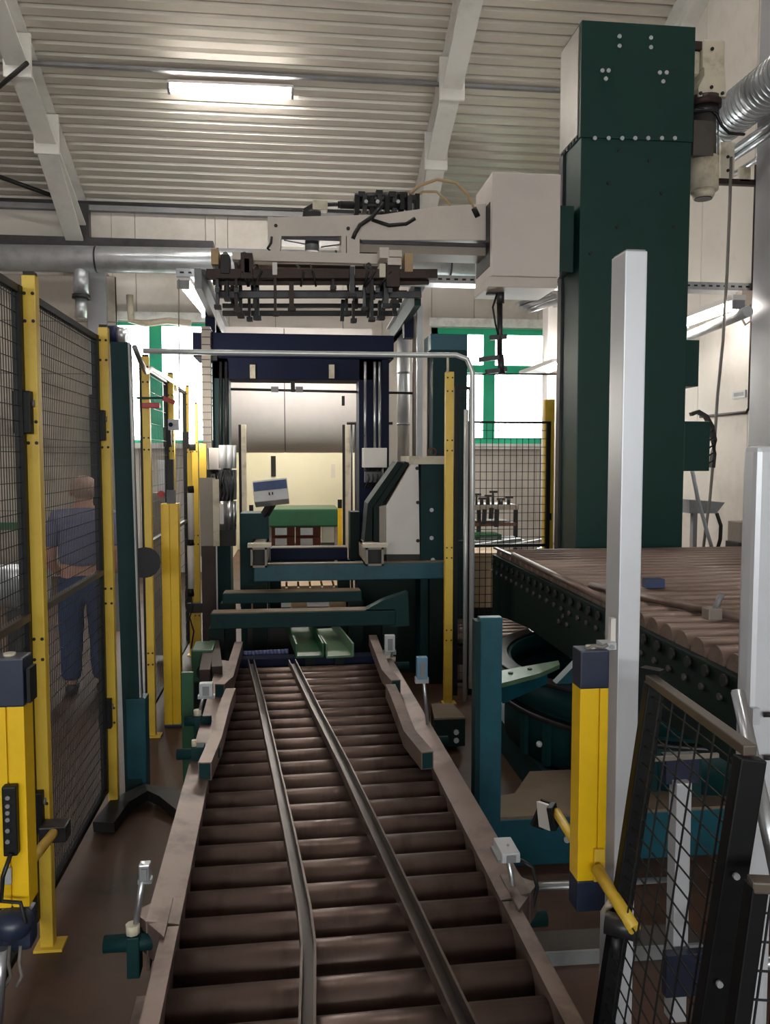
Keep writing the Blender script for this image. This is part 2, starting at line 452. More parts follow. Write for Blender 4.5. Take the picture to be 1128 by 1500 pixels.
# doorway hood with rounded lower edge
hY = 10.6
hx0, hx1 = at(318, 600, hY).x, at(545, 600, hY).x
hz0, hz1 = at(430, 662, hY).z, at(430, 480, hY).z
poly = [(YB, hz1), (hY, hz1), (hY, hz0 + .75)]
for k in range(1, 28):
    a = PI/2 * k / 27
    poly.append((hY + .8 - .8*math.cos(a), hz0 + .75 - .75*math.sin(a)))
poly += [(YB, hz0)]
hd = thing('curtain_hood', 'pale rounded hood above the bright doorway seen through the gantry', 'hood', ((hx0+hx1)/2, hY, hz0))
xm = at(417, 600, hY).x
for a, b in ((hx0, xm - .006), (xm + .006, hx1)):
    o = MB().prism(poly, 'x', a, b).build('hood_panel', 'white', hd)
MB().prism([(p[0] + .01, p[1] + .01 if p[1] < hz1 else p[1] - .01) for p in poly], 'x', xm - .01, xm + .01).build('seam_strip', 'seam', hd)

# ================================================================== MAIN ROLLER CONVEYOR
ZC = 0.46
CRZ = math.radians(1.16)
def cx(y): return 0.142 - (y - 1.84) * 0.02026      # centre line
conv = thing('roller_conveyor', 'long low roller conveyor running from the foreground into the gantry', 'conveyor', (cx(1.0), 1.0, 0), CRZ)
CI = WM[conv.name].inverted()
def cl(p): return CI @ Vector(p)                    # world -> conveyor coordinates
HWc = 0.434
rme = MB().cyl((-HWc, 0, 0), (HWc, 0, 0), 0.052, 20).mesh('roller', 'roller')
axm = MB().cyl((-HWc - .03, 0, 0), (HWc + .03, 0, 0), 0.012, 8).mesh('axle', 'dark_steel')
ly = 0.32; n = 0
crot = Matrix.Rotation(CRZ, 3, 'Z')
while ly < 3.92:
    w = WM[conv.name] @ Vector((0, ly, ZC - .052))
    r = inst('roller', rme, conv, w, crot @ Matrix.Rotation(n * 1.3, 3, 'X')); inst('axle', axm, r, w, crot)
    ly += 0.14 if n != 4 else 0.158
    n += 1
def crail(name, mb, m, **k): return mb.build(name, m, conv, local=True, **k)
for s in (-1, 1):
    L = 'left' if s < 0 else 'right'
    # near section: channel with a narrow flange and an outer lip
    crail('side_rail', MB().box(s*(HWc), s*(HWc+.008), -.2, 1.12, ZC-.16, ZC+.012).box(s*HWc, s*(HWc+.04), -.2, 1.12, ZC+.012, ZC+.022).box(s*(HWc+.035), s*(HWc+.043), -.2, 1.12, ZC-.06, ZC+.02).box(s*HWc, s*(HWc+.11), -.2, 1.12, ZC-.168, ZC-.16), 'rail')
    # far section: wide plate rail
    crail('side_rail', MB().prism([(s*HWc, ZC+.02), (s*(HWc+.085), ZC+.035), (s*(HWc+.085), ZC-.1), (s*(HWc+.077), ZC-.1), (s*(HWc+.077), ZC+.026), (s*(HWc+.008), ZC+.012), (s*(HWc+.008), ZC-.14), (s*HWc, ZC-.14)], 'y', 1.13, 3.94), 'rail')
    crail('joint_plate', MB().prism([(s*(HWc+.03), 1.06), (s*(HWc+.125), 1.19), (s*(HWc+.06), 1.25), (s*(HWc+.03), 1.25)], 'z', ZC-.06, ZC+.03), 'rail')
    for y0 in (0.2, 1.6, 3.2):
        crail('leg', MB().box(s*(HWc+.01), s*(HWc+.07), y0, y0+.06, 0.0, ZC-.14).box(s*(HWc-.03), s*(HWc+.11), y0-.04, y0+.10, 0, .012), 'teal')
crail('cross_member', MB().box(-HWc, HWc, 1.3, 1.36, .2, .28).box(-HWc, HWc, 3.0, 3.06, .2, .28), 'teal')
crail('gap_shade_pan', MB().box(-HWc, HWc, -.2, 3.93, .11, .12), 'black')  # near-black sheet puts the shade between the rollers into colour
# two guide rails lying on the rollers
def guide(pix, wn):
    pts = [cl(az(x, y, ZC + .02)) for x, y in pix]
    b = MB()
    b.rtube([p + Vector((0, 0, 0)) for p in pts], wn, .012)
    g = crail('guide_rail', b, 'rail_dark')
    for s in (-1, 1): MB().rtube([p + Vector((s * wn / 2, 0, .016)) for p in pts], .006, .036).build('edge', 'rail_mid', g, local=True)
    return g
guide([(368, 974), (384, 1040), (403, 1130), (424, 1230), (446, 1345), (452, 1400), (451, 1460), (449, 1580)], .032)
guide([(428, 974), (462, 1045), (505, 1130), (566, 1262), (618, 1375), (670, 1490), (712, 1580)], .038)
# kinked square guide tubes on both sides with green-lined open ends
def ktube(pix, zo=.05):
    pts = [cl(az(x, y, ZC + zo)) for x, y in pix]
    g = crail('side_guide', MB().rtube(pts, .05, .07), 'rail')
    d = (pts[1] - pts[0]).normalized(); p = pts[0]
    MB().bar(p - d * .003, p + d * .01, .042, .062).build('tube_lining', 'teal', g, local=True)
    return g
ktube([(300, 1130), (316, 1092), (330, 1040), (338, 1018)], .05)
ktube([(322, 1012), (335, 1000), (345, 965), (350, 948)], .06)
ktube([(626, 1114), (600, 1082), (580, 1030), (572, 1012)], .05)
ktube([(580, 1006), (566, 990), (552, 955), (546, 938)], .06)
# clamps on the side rails and photo-sensor stands
def sensor_stand(base, rodtop, headbox, label, hm, arm, cable=None):
    b = Vector(base); t_ = Vector(rodtop)
    t = thing('sensor_stand', label, 'sensor', b)
    MB().cyl(b + Vector((-arm[0], 0, 0)), b + Vector((arm[1], 0, 0)), .022, 12).build('clamp_tube', 'teal', t)
    MB().box(b.x-.015, b.x+.018, b.y-.025, b.y+.025, b.z-.085, b.z+.026).build('clamp_block', 'teal', t, bevel=.004)
    MB().cyl(b + Vector((0, -.01, 0)), t_, .008, 10).build('rod', 'steel', t)
    MB().cyl(b + Vector((0, -.01, .03)), b + Vector((0, -.01, .055)), .018, 8).build('locknut', 'cream', t)
    w, d, h = headbox
    hd_ = MB().box(t_.x-w, t_.x+w, t_.y-d, t_.y+d, t_.z-h*2, t_.z).build('sensor_head', hm, t, bevel=.003)
    MB().box(t_.x-w*.5, t_.x+w*.5, t_.y-d-.004, t_.y-d, t_.z-h*1.8, t_.z-h*.4).build('lens', 'grey', hd_)
    MB().box(t_.x-w*1.25, t_.x+w*1.25, t_.y-d*.6, t_.y+d*1.1, t_.z-h*2.4, t_.z-h*1.9).build('bracket', 'steel', t)
    if cable: MB().tube(cable, .006, 6).build('cable', 'cable_black', t)
    return t
b = at(196, 1380, 2.12)
sensor_stand(b, at(212, 1264, 2.12), (.014, .014, .022), 'silver photo sensor on a thin rod left of the near conveyor', 'steel', (.075, .1))
b = at(758, 1348, 2.2)
sensor_stand(b, at(742, 1238, 2.2), (.026, .05, .014), 'silver photo sensor with looped black cable right of the near conveyor', 'grey_light', (.06, .085),
    [at(762, 1260, 2.18), at(780, 1270, 2.17), at(787, 1300, 2.17), at(780, 1330, 2.18), at(765, 1345, 2.18)])
b = at(628, 1086, 3.62)
sensor_stand(b, at(618, 962, 3.62), (.024, .02, .05), 'blue faced photo sensor on a tall rod right of the far conveyor', 'sensor', (.06, .09))
b = at(290, 1056, 3.75)
sensor_stand(b, at(302, 1000, 3.75), (.03, .02, .03), 'small photo sensor with green clamp left of the far conveyor', 'grey_light', (.06, .06))
b = at(575, 975, 4.85)
sensor_stand(b, at(571, 930, 4.85), (.03, .02, .05), 'grey photo sensor beside the conveyor end under the gantry', 'grey_light', (.04, .1))
t = thing('rail_clamp', 'green pipe clamp sticking out left of the conveyor rail', 'clamp', at(285, 1104, 3.3))
b = at(285, 1104, 3.3)
MB().cyl(b + Vector((-.07, 0, 0)), b + Vector((.10, 0, 0)), .022, 12).build('clamp_tube', 'teal', t)
MB().box(b.x-.01, b.x+.04, b.y-.03, b.y+.03, b.z-.09, b.z+.035).build('clamp_block', 'teal', t, bevel=.004)
MB().cyl(b + Vector((.0, -.01, .03)), b + Vector((.0, -.01, .06)), .01, 8).build('set_screw', 'cream', t)
single('green_plate', MB().box(*R(266, 284, 985, 1100, 3.9, .02)[:4], 0, at(275, 985, 3.9).z), 'green', 'upright green steel plate left of the conveyor behind the clamps', 'plate', bevel=.003)

# ================================================================== LEFT FENCE
FX = -0.85
ZT, ZM = 2.26, 1.17
FYs = [1.78, 2.87, 3.95, 5.05, 6.08, 7.12]
plabels = ['', 'nearest tall yellow fence post beside the left light curtain', 'yellow fence post just left of the leaning teal column',
    'yellow fence post between teal column and floor-standing yellow light curtain', 'yellow fence post behind the floor-standing light curtain, with a white sensor', 'farthest yellow fence post on the left beside the gantry']
def fence_post(x, y, label, zt=2.30, w=.044, group='yellow fence posts'):
    t = thing('fence_post', label, 'fence post', (x, y, 0), 0, group)
    p = MB().box(x-w/2, x+w/2, y-w/2, y+w/2, .008, zt).build('post', 'yellow_post', t, bevel=.004)
    MB().box(x-w*.4, x+w*.4, y-w*.4, y+w*.4, zt, zt+.012).build('end_cap', 'black', t)
    MB().box(x-.04, x+.055, y-.04, y+.04, 0, .01).build('foot_plate', 'yellow_post', t)
    for z in (.45, .52, 1.02, 1.09, 1.75, 1.82, 2.15, 2.24):
        for s in (-.3, .3): inst('hole', HOLE, p, (x + s*w, y - w/2 - .0005, z))
    return t
for y, lb in list(zip(FYs, plabels))[1:]: fence_post(FX, y, lb)
def mesh_panel_y(x, y0, y1, label, vs, hs, z0=.12):
    t = thing('mesh_fence', label, 'fence panel', (x, (y0+y1)/2, 0), 0, 'black wire fence panels')
    for yy in (y0, y1): MB().box(x-.014, x+.014, yy-.016, yy+.016, z0, ZT).build('frame_upright', 'black', t)
    for zz_ in (z0+.012, ZT-.012): MB().box(x-.012, x+.012, y0, y1, zz_-.012, zz_+.012).build('frame_rail', 'black', t)
    MB().box(x-.012, x+.016, y0, y1, ZM-.012, ZM+.012).build('middle_rail', 'fence_grey_lit', t)
    b = MB(); r = .0012
    k = y0 + vs
    while k < y1: b.box(x-r, x+r, k-r, k+r, z0, ZT); k += vs
    k = z0 + hs
    while k < ZT: b.box(x+r, x+3*r, y0, y1, k-r, k+r); k += hs
    b.build('wire_mesh', 'black_wire', t, kind='stuff')
    for zz_ in (.5, 1.85):
        l = MB().box(x-.02, x+.036, y1-.01, y1+.05, zz_-.07, zz_+.07).build('latch', 'black', t, bevel=.004)
        MB().cyl((x+.036, y1+.02, zz_+.03), (x+.042, y1+.02, zz_+.03), .012, 8).build('latch_button', 'grey', l)
    return t
mesh_panel_y(FX - .03, FYs[0]+.06, FYs[1]-.045, 'nearest fine black mesh fence panel at the left picture edge', .024, .05)
mesh_panel_y(FX - .03, FYs[1]+.045, FYs[2]-.045, 'fine black mesh fence panel in front of the standing man', .024, .05)
mesh_panel_y(FX - .03, FYs[3]+.045, FYs[4]-.045, 'coarse black mesh fence panel behind the yellow light curtain column', .05, .1)
mesh_panel_y(FX - .03, FYs[4]+.045, FYs[5]-.045, 'farthest black mesh fence panel on the left near the gantry', .05, .1)
# clamp bar on the nearest post
t = thing('tube_clamp', 'yellow tube with dark pipe clamp joining fence post and left light curtain', 'clamp', (FX, 2.8, .75))
p0, p1 = at(80, 1218, 2.80), at(0, 1318, 1.98)
MB().cyl(p0, p1, .016, 12).build('tube', 'yellow_post', t)
MB().box(p0.x-.045, p0.x+.045, p0.y-.03, p0.y+.04, p0.z-.028, p0.z+.028).build('clamp', 'dark_steel', t, bevel=.006)
# things on the far posts: red handle, white sensor
t = thing('latch_bar', 'red handled latch bar on the far left fence gate', 'latch', at(222, 592, 5.0))
MB().bar(at(208, 594, 4.98), at(234, 594, 4.98), .03, .03).build('handle', 'red', t, bevel=.004)
MB().bar(at(238, 583, 5.6), at(256, 590, 5.6), .03, .03).build('hook', 'red', t)
MB().bar(at(200, 583, 4.98), at(240, 583, 4.98), .012, .012).build('slide_rod', 'teal', t)
t = thing('post_sensor', 'white square sensor mounted on the far left yellow post', 'sensor', at(250, 622, 5.95))
MB().box(*R(246, 262, 614, 630, 5.95, .05)).build('housing', 'grey_light', t, bevel=.005)
MB().cyl(at(250, 622, 5.95), at(250, 622, 5.93), .016, 10).build('eye', 'navy', t)

# leaning teal column beside the fence
t = thing('teal_column', 'tall leaning teal steel column with pale edge beside the left fence', 'column', az(205, 1162, 0))
tp0, tp1 = az(203, 1162, 0.0), at(181, 503, 4.3)
bt = Vector((0, 0, 0))
def slant(mb, x0, x1, y0, y1, a, b_, zt):
    # x0,x1 offset at both ends
    vs = []
    for p in (a, b_):
        vs += [(p.x+x0, p.y+y0, p.z), (p.x+x1, p.y+y0, p.z), (p.x+x1, p.y+y1, p.z), (p.x+x0, p.y+y1, p.z)]
    return mb.add(vs, [(3,2,1,0), (4,5,6,7), (0,1,5,4), (1,2,6,5), (2,3,7,6), (3,0,4,7)])
slant(MB(), -.055, .03, -.05, .05, tp0, tp1, 0).build('column_body', 'teal', t)
slant(MB(), .03, .036, -.05, -.02, tp0 + (tp1-tp0)*.14, tp1, 0).build('edge_strip', 'grey_light', t)
MB().box(tp0.x-.045, tp0.x+.05, tp0.y-.045, tp0.y+.06, 0, .5).build('base_post', 'teal_blue', t, bevel=.004)
single('floor_cable_cover', MB().rtube([az(152, 1212, .03), az(176, 1180, .05), az(214, 1160, .06), az(245, 1168, .05), az(276, 1192, .03)], .10, .05), 'dark', 'curved black rubber cable cover on the floor at the foot of the teal column', 'cable cover')
# pipe bracket on top of it
single('pipe_bracket', MB().tube([at(197, 508, 4.3), at(206, 530, 4.4), at(214, 545, 4.7), at(222, 540, 5.0), at(258, 562, 5.9), at(258, 572, 6.05)], .014, 8), 'steel', 'bent steel bracket tube joining teal column and far left posts', 'bracket')

# ================================================================== LIGHT CURTAINS
def curtain(x0, x1, y, d, z0, z1, cap0, cap1, label, face, m='yellow', rz=0):
    t = thing('light_curtain', label, 'light curtain', ((x0+x1)/2, y, z0 - cap0), 0, 'yellow light curtains')
    w = x1 - x0
    gx = x0 + w * face
    MB().box(x0, gx - .002, y, y+d, z0, z1).box(gx + .002, x1, y, y+d, z0, z1).box(gx-.002, gx+.002, y+.006, y+d, z0, z1).build('housing', m, t, bevel=.0015)
    if cap1: 
        c = MB().box(x0-.001, x1+.001, y-.001, y+d+.001, z1, z1+cap1).build('top_cap', 'cap', t, bevel=.004)
        MB().cyl(((x0+x1)/2, y+d/2, z1+cap1), ((x0+x1)/2, y+d/2, z1+cap1+.006), .014, 10).build('cap_screw', 'cream', c)
    if cap0: MB().box(x0-.001, x1+.001, y-.001, y+d+.001, z0-cap0, z0).build('bottom_cap', 'cap', t, bevel=.004)
    MB().box(x0 + w*.2, x0 + w*.8, y+d, y+d+.002, z0+.02, z1-.02).build('window_strip', 'black', t)
    return t
e = R(-12, 39, 1036, 1330, 1.9, .065)
t = curtain(e[0], e[1], 1.9, .065, e[4], e[5], .0, at(20, 965, 1.9).z - at(20, 1036, 1.9).z, 'yellow light curtain with dark cap at the left picture edge', .5)
c = MB().box(*R(3, 24, 1153, 1255, 1.875, .024)).build('connector_block', 'black', t, bevel=.004)
for yy in (1168, 1180, 1190, 1200, 1216, 1232):
    q = at(12, yy, 1.875); MB().cyl(q, q + Vector((0, -.006, 0)), .005, 8).build('pin', 'grey', c)
MB().ball(at(20, 1352, 1.9), .045, 14, 8, (1, 1, .85)).build('swivel_joint', 'cap', t)
MB().box(*R(-5, 45, 1340, 1395, 1.9, .06)).build('bottom_cap', 'cap', t, bevel=.012)
for k, xx in enumerate((4, 14, 30)):
    MB().tube([at(xx, 1385, 1.9), at(xx-2, 1410, 1.9), at(xx+2, 1430, 1.9), at(xx-6, 1445, 1.9)], .004, 6).build('cable', 'cable', t)
MB().tube([at(16, 1250, 1.87), at(4, 1285, 1.86), at(2, 1320, 1.87), at(30, 1322, 1.87), at(38, 1350, 1.88), at(20, 1375, 1.87), at(0, 1360, 1.87)], .005, 6).build('cable_loop', 'cable_black', t)
MB().box(*R(4, 16, 1272, 1296, 1.893, .008)).build('clip', 'grey_light', t)
MB().box(*R(39, 44, 980, 1030, 1.905, .05)).build('cap_tab', 'black', t)
single('pipe_stub', MB().cyl(at(-4, 1500, 1.85), at(3, 1390, 1.85), .012, 10), 'steel', 'thin steel pipe at the lower left picture corner', 'pipe')
e = R(848, 889, 1009, 1290, 1.95, .06)
t = curtain(e[0], e[1], 1.95, .06, e[4], e[5], at(868, 1290, 1.95).z - at(868, 1335, 1.95).z, at(868, 953, 1.95).z - at(868, 1009, 1.95).z, 'yellow light curtain with dark caps fixed to the tall aluminium post', .68)
MB().box(*R(871, 886, 1245, 1292, 1.938, .012)).build('mount_clip', 'yellow_post', t, bevel=.002)
MB().tube([at(858, 952, 1.97), at(870, 946, 1.97), at(884, 948, 1.96), at(890, 944, 1.96)], .005, 6).build('cable', 'cable', t)
e = R(238, 263, 738, 1056, 5.2, .10)
t = curtain(e[0], e[1], 5.2, .1, .02, e[5], .02, 0, 'floor-standing yellow light curtain column among the left fence posts', .5)
MB().box(*R(244, 256, 718, 738, 5.22, .05)).build('mount_socket', 'dark_steel', t)
MB().box(*R(245, 254, 673, 718, 5.23, .035)).build('mount_rod', 'black', t)
# reflector on a yellow rod passing behind the right curtain
t = thing('reflector', 'square white reflector on a yellow rod behind the right light curtain', 'reflector', at(798, 1196, 2.35))
MB().bar(at(790, 1192, 2.40), at(806, 1198, 2.34), .012, .075).build('reflector_face', 'white', t)
MB().bar(at(786, 1190, 2.41), at(802, 1196, 2.415), .014, .085).build('backing', 'black', t)
MB().bar(at(806, 1196, 2.34), at(815, 1196, 2.33), .05, .07).build('socket', 'black', t, bevel=.003)
MB().cyl(at(815, 1190, 2.33), at(852, 1248, 2.08), .014, 12).build('rod', 'yellow_post', t)
t = thing('tube_clamp', 'yellow tube below the right light curtain ending in a fence clamp', 'clamp', at(915, 1352, 1.8))
MB().cyl(at(874, 1272, 1.925), at(930, 1362, 1.76), .0155, 12).build('tube', 'yellow_post', t)
q = at(912, 1350, 1.80)
MB().cyl(q + Vector((-.035, .02, -.01)), q + Vector((.035, -.02, -.014)), .026, 12).build('clamp_ring', 'dark_steel', t)
MB().cyl(q + Vector((-.02, -.01, -.03)), q + Vector((-.02, -.01, -.08)), .01, 8).build('clamp_bolt', 'dark_steel', t)
MB().cyl(at(885, 1338, 1.86), at(897, 1318, 1.86), .010, 8).build('lever', 'cream', t)
# slim white light barrier on the far left
t = thing('light_barrier', 'slim white and black light barrier bar between the far yellow posts', 'light barrier', at(280, 870, 6.3))
for a, b_, m_ in ((712, 722, 'black'), (722, 790, 'white'), (790, 799, 'black'), (799, 862, 'white'), (862, 873, 'black')):
    p, q = at(279, a, 6.3), at(280, b_, 6.3)
    MB().cyl(p, q, .024, 10).build('segment', m_, t)
MB().tube([at(280, 873, 6.3), at(282, 890, 6.3), at(278, 905, 6.3), at(284, 925, 6.3), at(280, 950, 6.3)], .006, 6).build('cable', 'cable_black', t)
MB().box(*R(274, 302, 884, 898, 6.32, .04)).build('bracket', 'dark', t)
fence_post(at(288, 800, 6.6).x, 6.6, 'short yellow fence post right behind the slim white light barrier', at(288, 592, 6.6).z, .05)
t = thing('status_lamp', 'long white lit status lamp between the far left yellow posts', 'lamp', at(281, 650, 6.2))
MB().cyl(at(281, 532, 6.2), at(281, 650, 6.2), .018, 10).build('tube', 'tube_soft', t)
MB().box(*R(277, 286, 650, 660, 6.19, .04)).build('socket', 'dark', t)
t = thing('wall_cabinet', 'small pale grey cabinet with red knob behind the far fence', 'cabinet', at(236, 740, 6.9))
MB().box(*R(231, 246, 674, 722, 6.9, .15)).build('body', 'grey_light', t, bevel=.005)
MB().cyl(at(236, 724, 6.88), at(236, 724, 6.84), .03, 10).build('knob', 'red', t)
MB().box(*R(226, 250, 722, 960, 6.95, .1)).build('stand', 'grey_brown', t)
t = thing('palm_button', 'round dark push button head between teal column and yellow post', 'button', at(214, 825, 4.85))
MB().cyl(at(212, 824, 4.9), at(212, 824, 4.84), .09, 16).build('disc', 'black', t)
MB().cyl(at(214, 824, 4.9), at(222, 824, 5.03), .02, 10).build('stem', 'dark_steel', t)

# ================================================================== ALUMINIUM POSTS AND RIGHT FENCE
e = R(911, 943, 367, 940, 2.0, .07)
t = thing('aluminium_post', 'tall square aluminium post in front of the green mast', 'post', ((e[0]+e[1])/2, 2.03, 0))
MB().box(e[0], e[1], 2.0, 2.09, 0.012, e[5]).build('profile', 'alu', t, bevel=.003)
MB().box(e[0]+.004, e[1]-.004, 2.004, 2.086, e[5], e[5]+.004).build('end_cap', 'grey', t)
MB().box(e[0]-.04, e[1]+.04, 1.96, 2.13, 0, .012).build('foot_plate', 'alu', t)
p = at(899, 952, 1.99)
l = MB().box(*R(895, 902, 906, 952, 1.99, .02)).build('bracket', 'white', t)
MB().box(*R(882, 903, 942, 952, 1.97, .04)).build('bracket_foot', 'grey_light', l)
MB().cyl(at(897, 948, 1.97), at(897, 948, 1.962), .006, 8).build('screw', 'grey', l)
q = at(931, 1110, 2.0); MB().cyl(q, q + Vector((0, -.008, 0)), .007, 8).build('screw', 'grey', t)
e = R(1103, 1146, 653, 1060, 1.75, .06)
t = thing('aluminium_post', 'rounded aluminium post cut off by the right picture edge', 'post', ((e[0]+e[1])/2, 1.78, 0))
MB().box(e[0], e[1], 1.75, 1.81, .01, e[5]).build('profile', 'alu', t, bevel=.014)
MB().box(e[0]-.03, e[1]+.03, 1.72, 1.84, 0, .01).build('foot_plate', 'alu', t)
MB().box(*R(1103, 1113, 1038, 1062, 1.735, .015)).build('bracket', 'grey_light', t)
for yy in (1047, 1110): MB().cyl(at(1118, yy, 1.74), at(1140, yy, 1.73), .006, 8).build('bolt', 'dark_steel', t)
t = thing('steel_pole', 'slanting polished steel pole leaning at the right fence corner', 'pole', at(1150, 1330, 1.36))
MB().cyl(at(1081, 1014, 1.62), at(1152, 1340, 1.36), .0145, 16).build('tube', 'steel', t)
MB().cyl(at(1081, 1014, 1.62), at(1080.5, 1011, 1.622), .0125, 16).build('end_plug', 'grey_light', t)
t = thing('steel_stand', 'upright bright steel strut with a dark mounting plate behind the right fence', 'strut', at(995, 1560, 2.2))
MB().box(*R(985, 1007, 1148, 1700, 2.25, .05)).build('strut', 'alu', t, bevel=.003)
MB().box(*R(976, 1040, 1398, 1460, 2.2, .03)).build('mounting_plate', 'cap', t, bevel=.002)
MB().box(*R(976, 1024, 1108, 1148, 2.28, .04)).build('head_block', 'cap', t)
MB().bar(at(955, 1112, 2.27), at(1052, 1106, 2.27), .012, .012).build('cross_rod', 'grey_brown', t)
q = at(1023, 1449, 2.2); MB().cyl(q, q + Vector((0, -.008, 0)), .006, 8).build('screw', 'grey_light', t)
# tilted black mesh fence
T1, T2 = az(953, 994, 1.17), az(1099, 1100, 1.17)
DV = Vector((-.132, 0, -1.0))
t = thing('mesh_fence', 'tilted coarse black mesh fence panel at the lower right corner', 'fence panel', (T1 + T2)/2 + DV*1.1, 0, 'black wire fence panels')
for P, nm in ((T1, 'frame_upright'), (T2, 'frame_upright')):
    MB().bar(P + Vector((0 if P is T2 else .012, 0, -.012)), P + DV*1.1 + Vector((0 if P is T2 else .012, 0, 0)), .05 if P is T2 else .045, .03, (0, 1, 0)).build(nm, 'black', t, bevel=.003)
MB().bar(T1, T2, .026, .02).build('top_rail', 'fence_grey_lit', t, bevel=.003)  # black rail, its lit top put into the grey-brown colour
MB().bar(T1 + DV*1.08, T2 + DV*1.08, .03, .024).build('bottom_rail', 'black', t)
MB().bar(T1 + Vector((-.012, .02, .02)), T1 + Vector((.02, -.02, .02)), .03, .01).build('corner_plug', 'black', t)
uv = (T2 - T1)
nv = 7
vme = MB().bar((0, 0, 0), DV*1.09, .0032, .0032, (0, 1, 0)).mesh('wire_vertical', 'black_wire')
for k in range(1, nv): inst('wire', vme, t, T1 + uv * k / nv)
hme = MB().bar((0, 0, 0), uv, .0028, .0028).mesh('wire_horizontal', 'black_wire')
for k in range(1, 27): inst('wire', hme, t, T1 + DV * .04 * k + Vector((.004, 0, 0)))
for k, z in enumerate((.22, .42)):
    q = T2 + DV*z; MB().cyl(q + Vector((-.005, -.02, 0)), q + Vector((-.005, -.028, 0)), .006, 8).build('screw', 'grey_light', t)
# near gate section at the lower right corner
G1, G2 = at(1108, 1294, 1.25), at(1230, 1300, 1.22)
DG = Vector((-.11, 0, -1.0))
t = thing('mesh_fence', 'low black mesh fence piece cut off at the lower right corner', 'fence panel', (G1+G2)/2 + DV*.75, 0, 'black wire fence panels')
MB().bar(G1, G1 + DG*.75, .03, .03, (0, 1, 0)).build('frame_upright', 'black', t, bevel=.003)
MB().bar(G2, G2 + DG*.75, .03, .03, (0, 1, 0)).build('frame_upright', 'black', t, bevel=.003)
MB().bar(G1 + Vector((-.012, 0, 0)), G2, .03, .02).build('top_rail', 'fence_grey_lit', t, bevel=.003)
ug = G2 - G1
gme = MB().bar((0, 0, 0), DG*.74, .003, .003, (0, 1, 0)).mesh('gate_wire', 'black_wire')
for k in range(1, 5): inst('wire', gme, t, G1 + ug * k / 5)
gme = MB().bar((0, 0, 0), ug, .003, .003).mesh('gate_wire_h', 'black_wire')
for k in range(1, 14): inst('wire', gme, t, G1 + DG * .05 * k)
single('steel_tube', MB().cyl(at(1060, 1412, 1.9), at(1240, 1408, 1.9), .018, 14), 'steel', 'bright horizontal steel tube at the lower right picture edge', 'tube')

# ================================================================== HIGH ROLLER TABLE ON THE TURNTABLE
ZTb = 1.0
TX0, TX1 = 1.50, 4.0
TY0, TY1 = 2.15, 5.83
tab = thing('roller_table', 'high wide roller table with dark green side frames beside the mast', 'roller table', (2.6, 4.3, 0.2))
for x0, x1 in ((TX0 - .03, TX0), (TX1, TX1 + .03)):
    MB().prism([(TY1 + .02, ZTb - .005), (TY1 + .02, .54), (TY1 - .4, .6), (TY1 - .9, .64), (TY1 - 2.4, .64), (TY0, .68), (TY0, ZTb - .03)], 'x', x0, x1).build('side_frame', 'dark_green', tab, bevel=.003)
rme2 = MB().cyl((TX0, 0, 0), (TX1, 0, 0), .055, 18).mesh('table_roller', 'roller2')
bme = MB().cyl((TX0 - .045, 0, 0), (TX0 - .031, 0, 0), .022, 10).mesh('bearing', 'dark')
y = TY0 + .06; k = 0
while y < TY1:
    r = inst('roller', rme2, tab, (0, y, ZTb - .02), Matrix.Rotation(k * .9, 3, 'X'))
    inst('bearing', bme, r, (0, y, ZTb - .055))
    inst('bolt', BOLT_X, tab, (TX0 - .03, y + .03, ZTb - .12))
    y += .128; k += 1
MB().box(TX0 - .028, TX0 - .002, TY0 + 1.9, TY1, ZTb + .038, ZTb + .052).build('edge_strip', 'rail', tab)
for a, b_ in ((820, 875), (832, 880), (826, 868)):
    q = ax(a, b_ + 35, TX0 - .031); inst('bolt', BOLT_X, tab, q)
MB().box(1.56, 1.92, 3.75, 4.6, .627, .7).build('support_block', 'dark_green', tab)
MB().box(1.75, 3.4, 3.6, 5.2, .7, .86).build('under_frame', 'dark_green', tab)
t = thing('guide_pipe', 'brown guide pipe with a clamp lying across the roller table', 'pipe', at(990, 885, 3.9))
a_, b_ = az(866, 858, ZTb + .055), az(1150, 918, ZTb + .055)
MB().cyl(a_, b_, .02, 12).build('pipe', 'rail', t)
q = az(1043, 900, ZTb + .06)
MB().box(q.x-.03, q.x+.03, q.y-.03, q.y+.03, q.z-.02, q.z+.03).build('clamp', 'grey_brown', t, bevel=.006)
MB().cyl(q, q + Vector((.03, -.02, .09)), .012, 8).build('clamp_screw', 'grey', t)
single('guide_pipe', MB().cyl(az(752, 813, ZTb + .06), az(902, 886, ZTb + .06), .018, 10), 'rail', 'brown guide pipe along the left edge of the roller table', 'pipe')
q = az(957, 856, ZTb + .05)
single('blue_stop', MB().box(q.x-.05, q.x+.05, q.y-.03, q.y+.03, q.z-.015, q.z+.03), 'screen', 'small blue stop block on the roller table beside the aluminium post', 'stop block', bevel=.003)
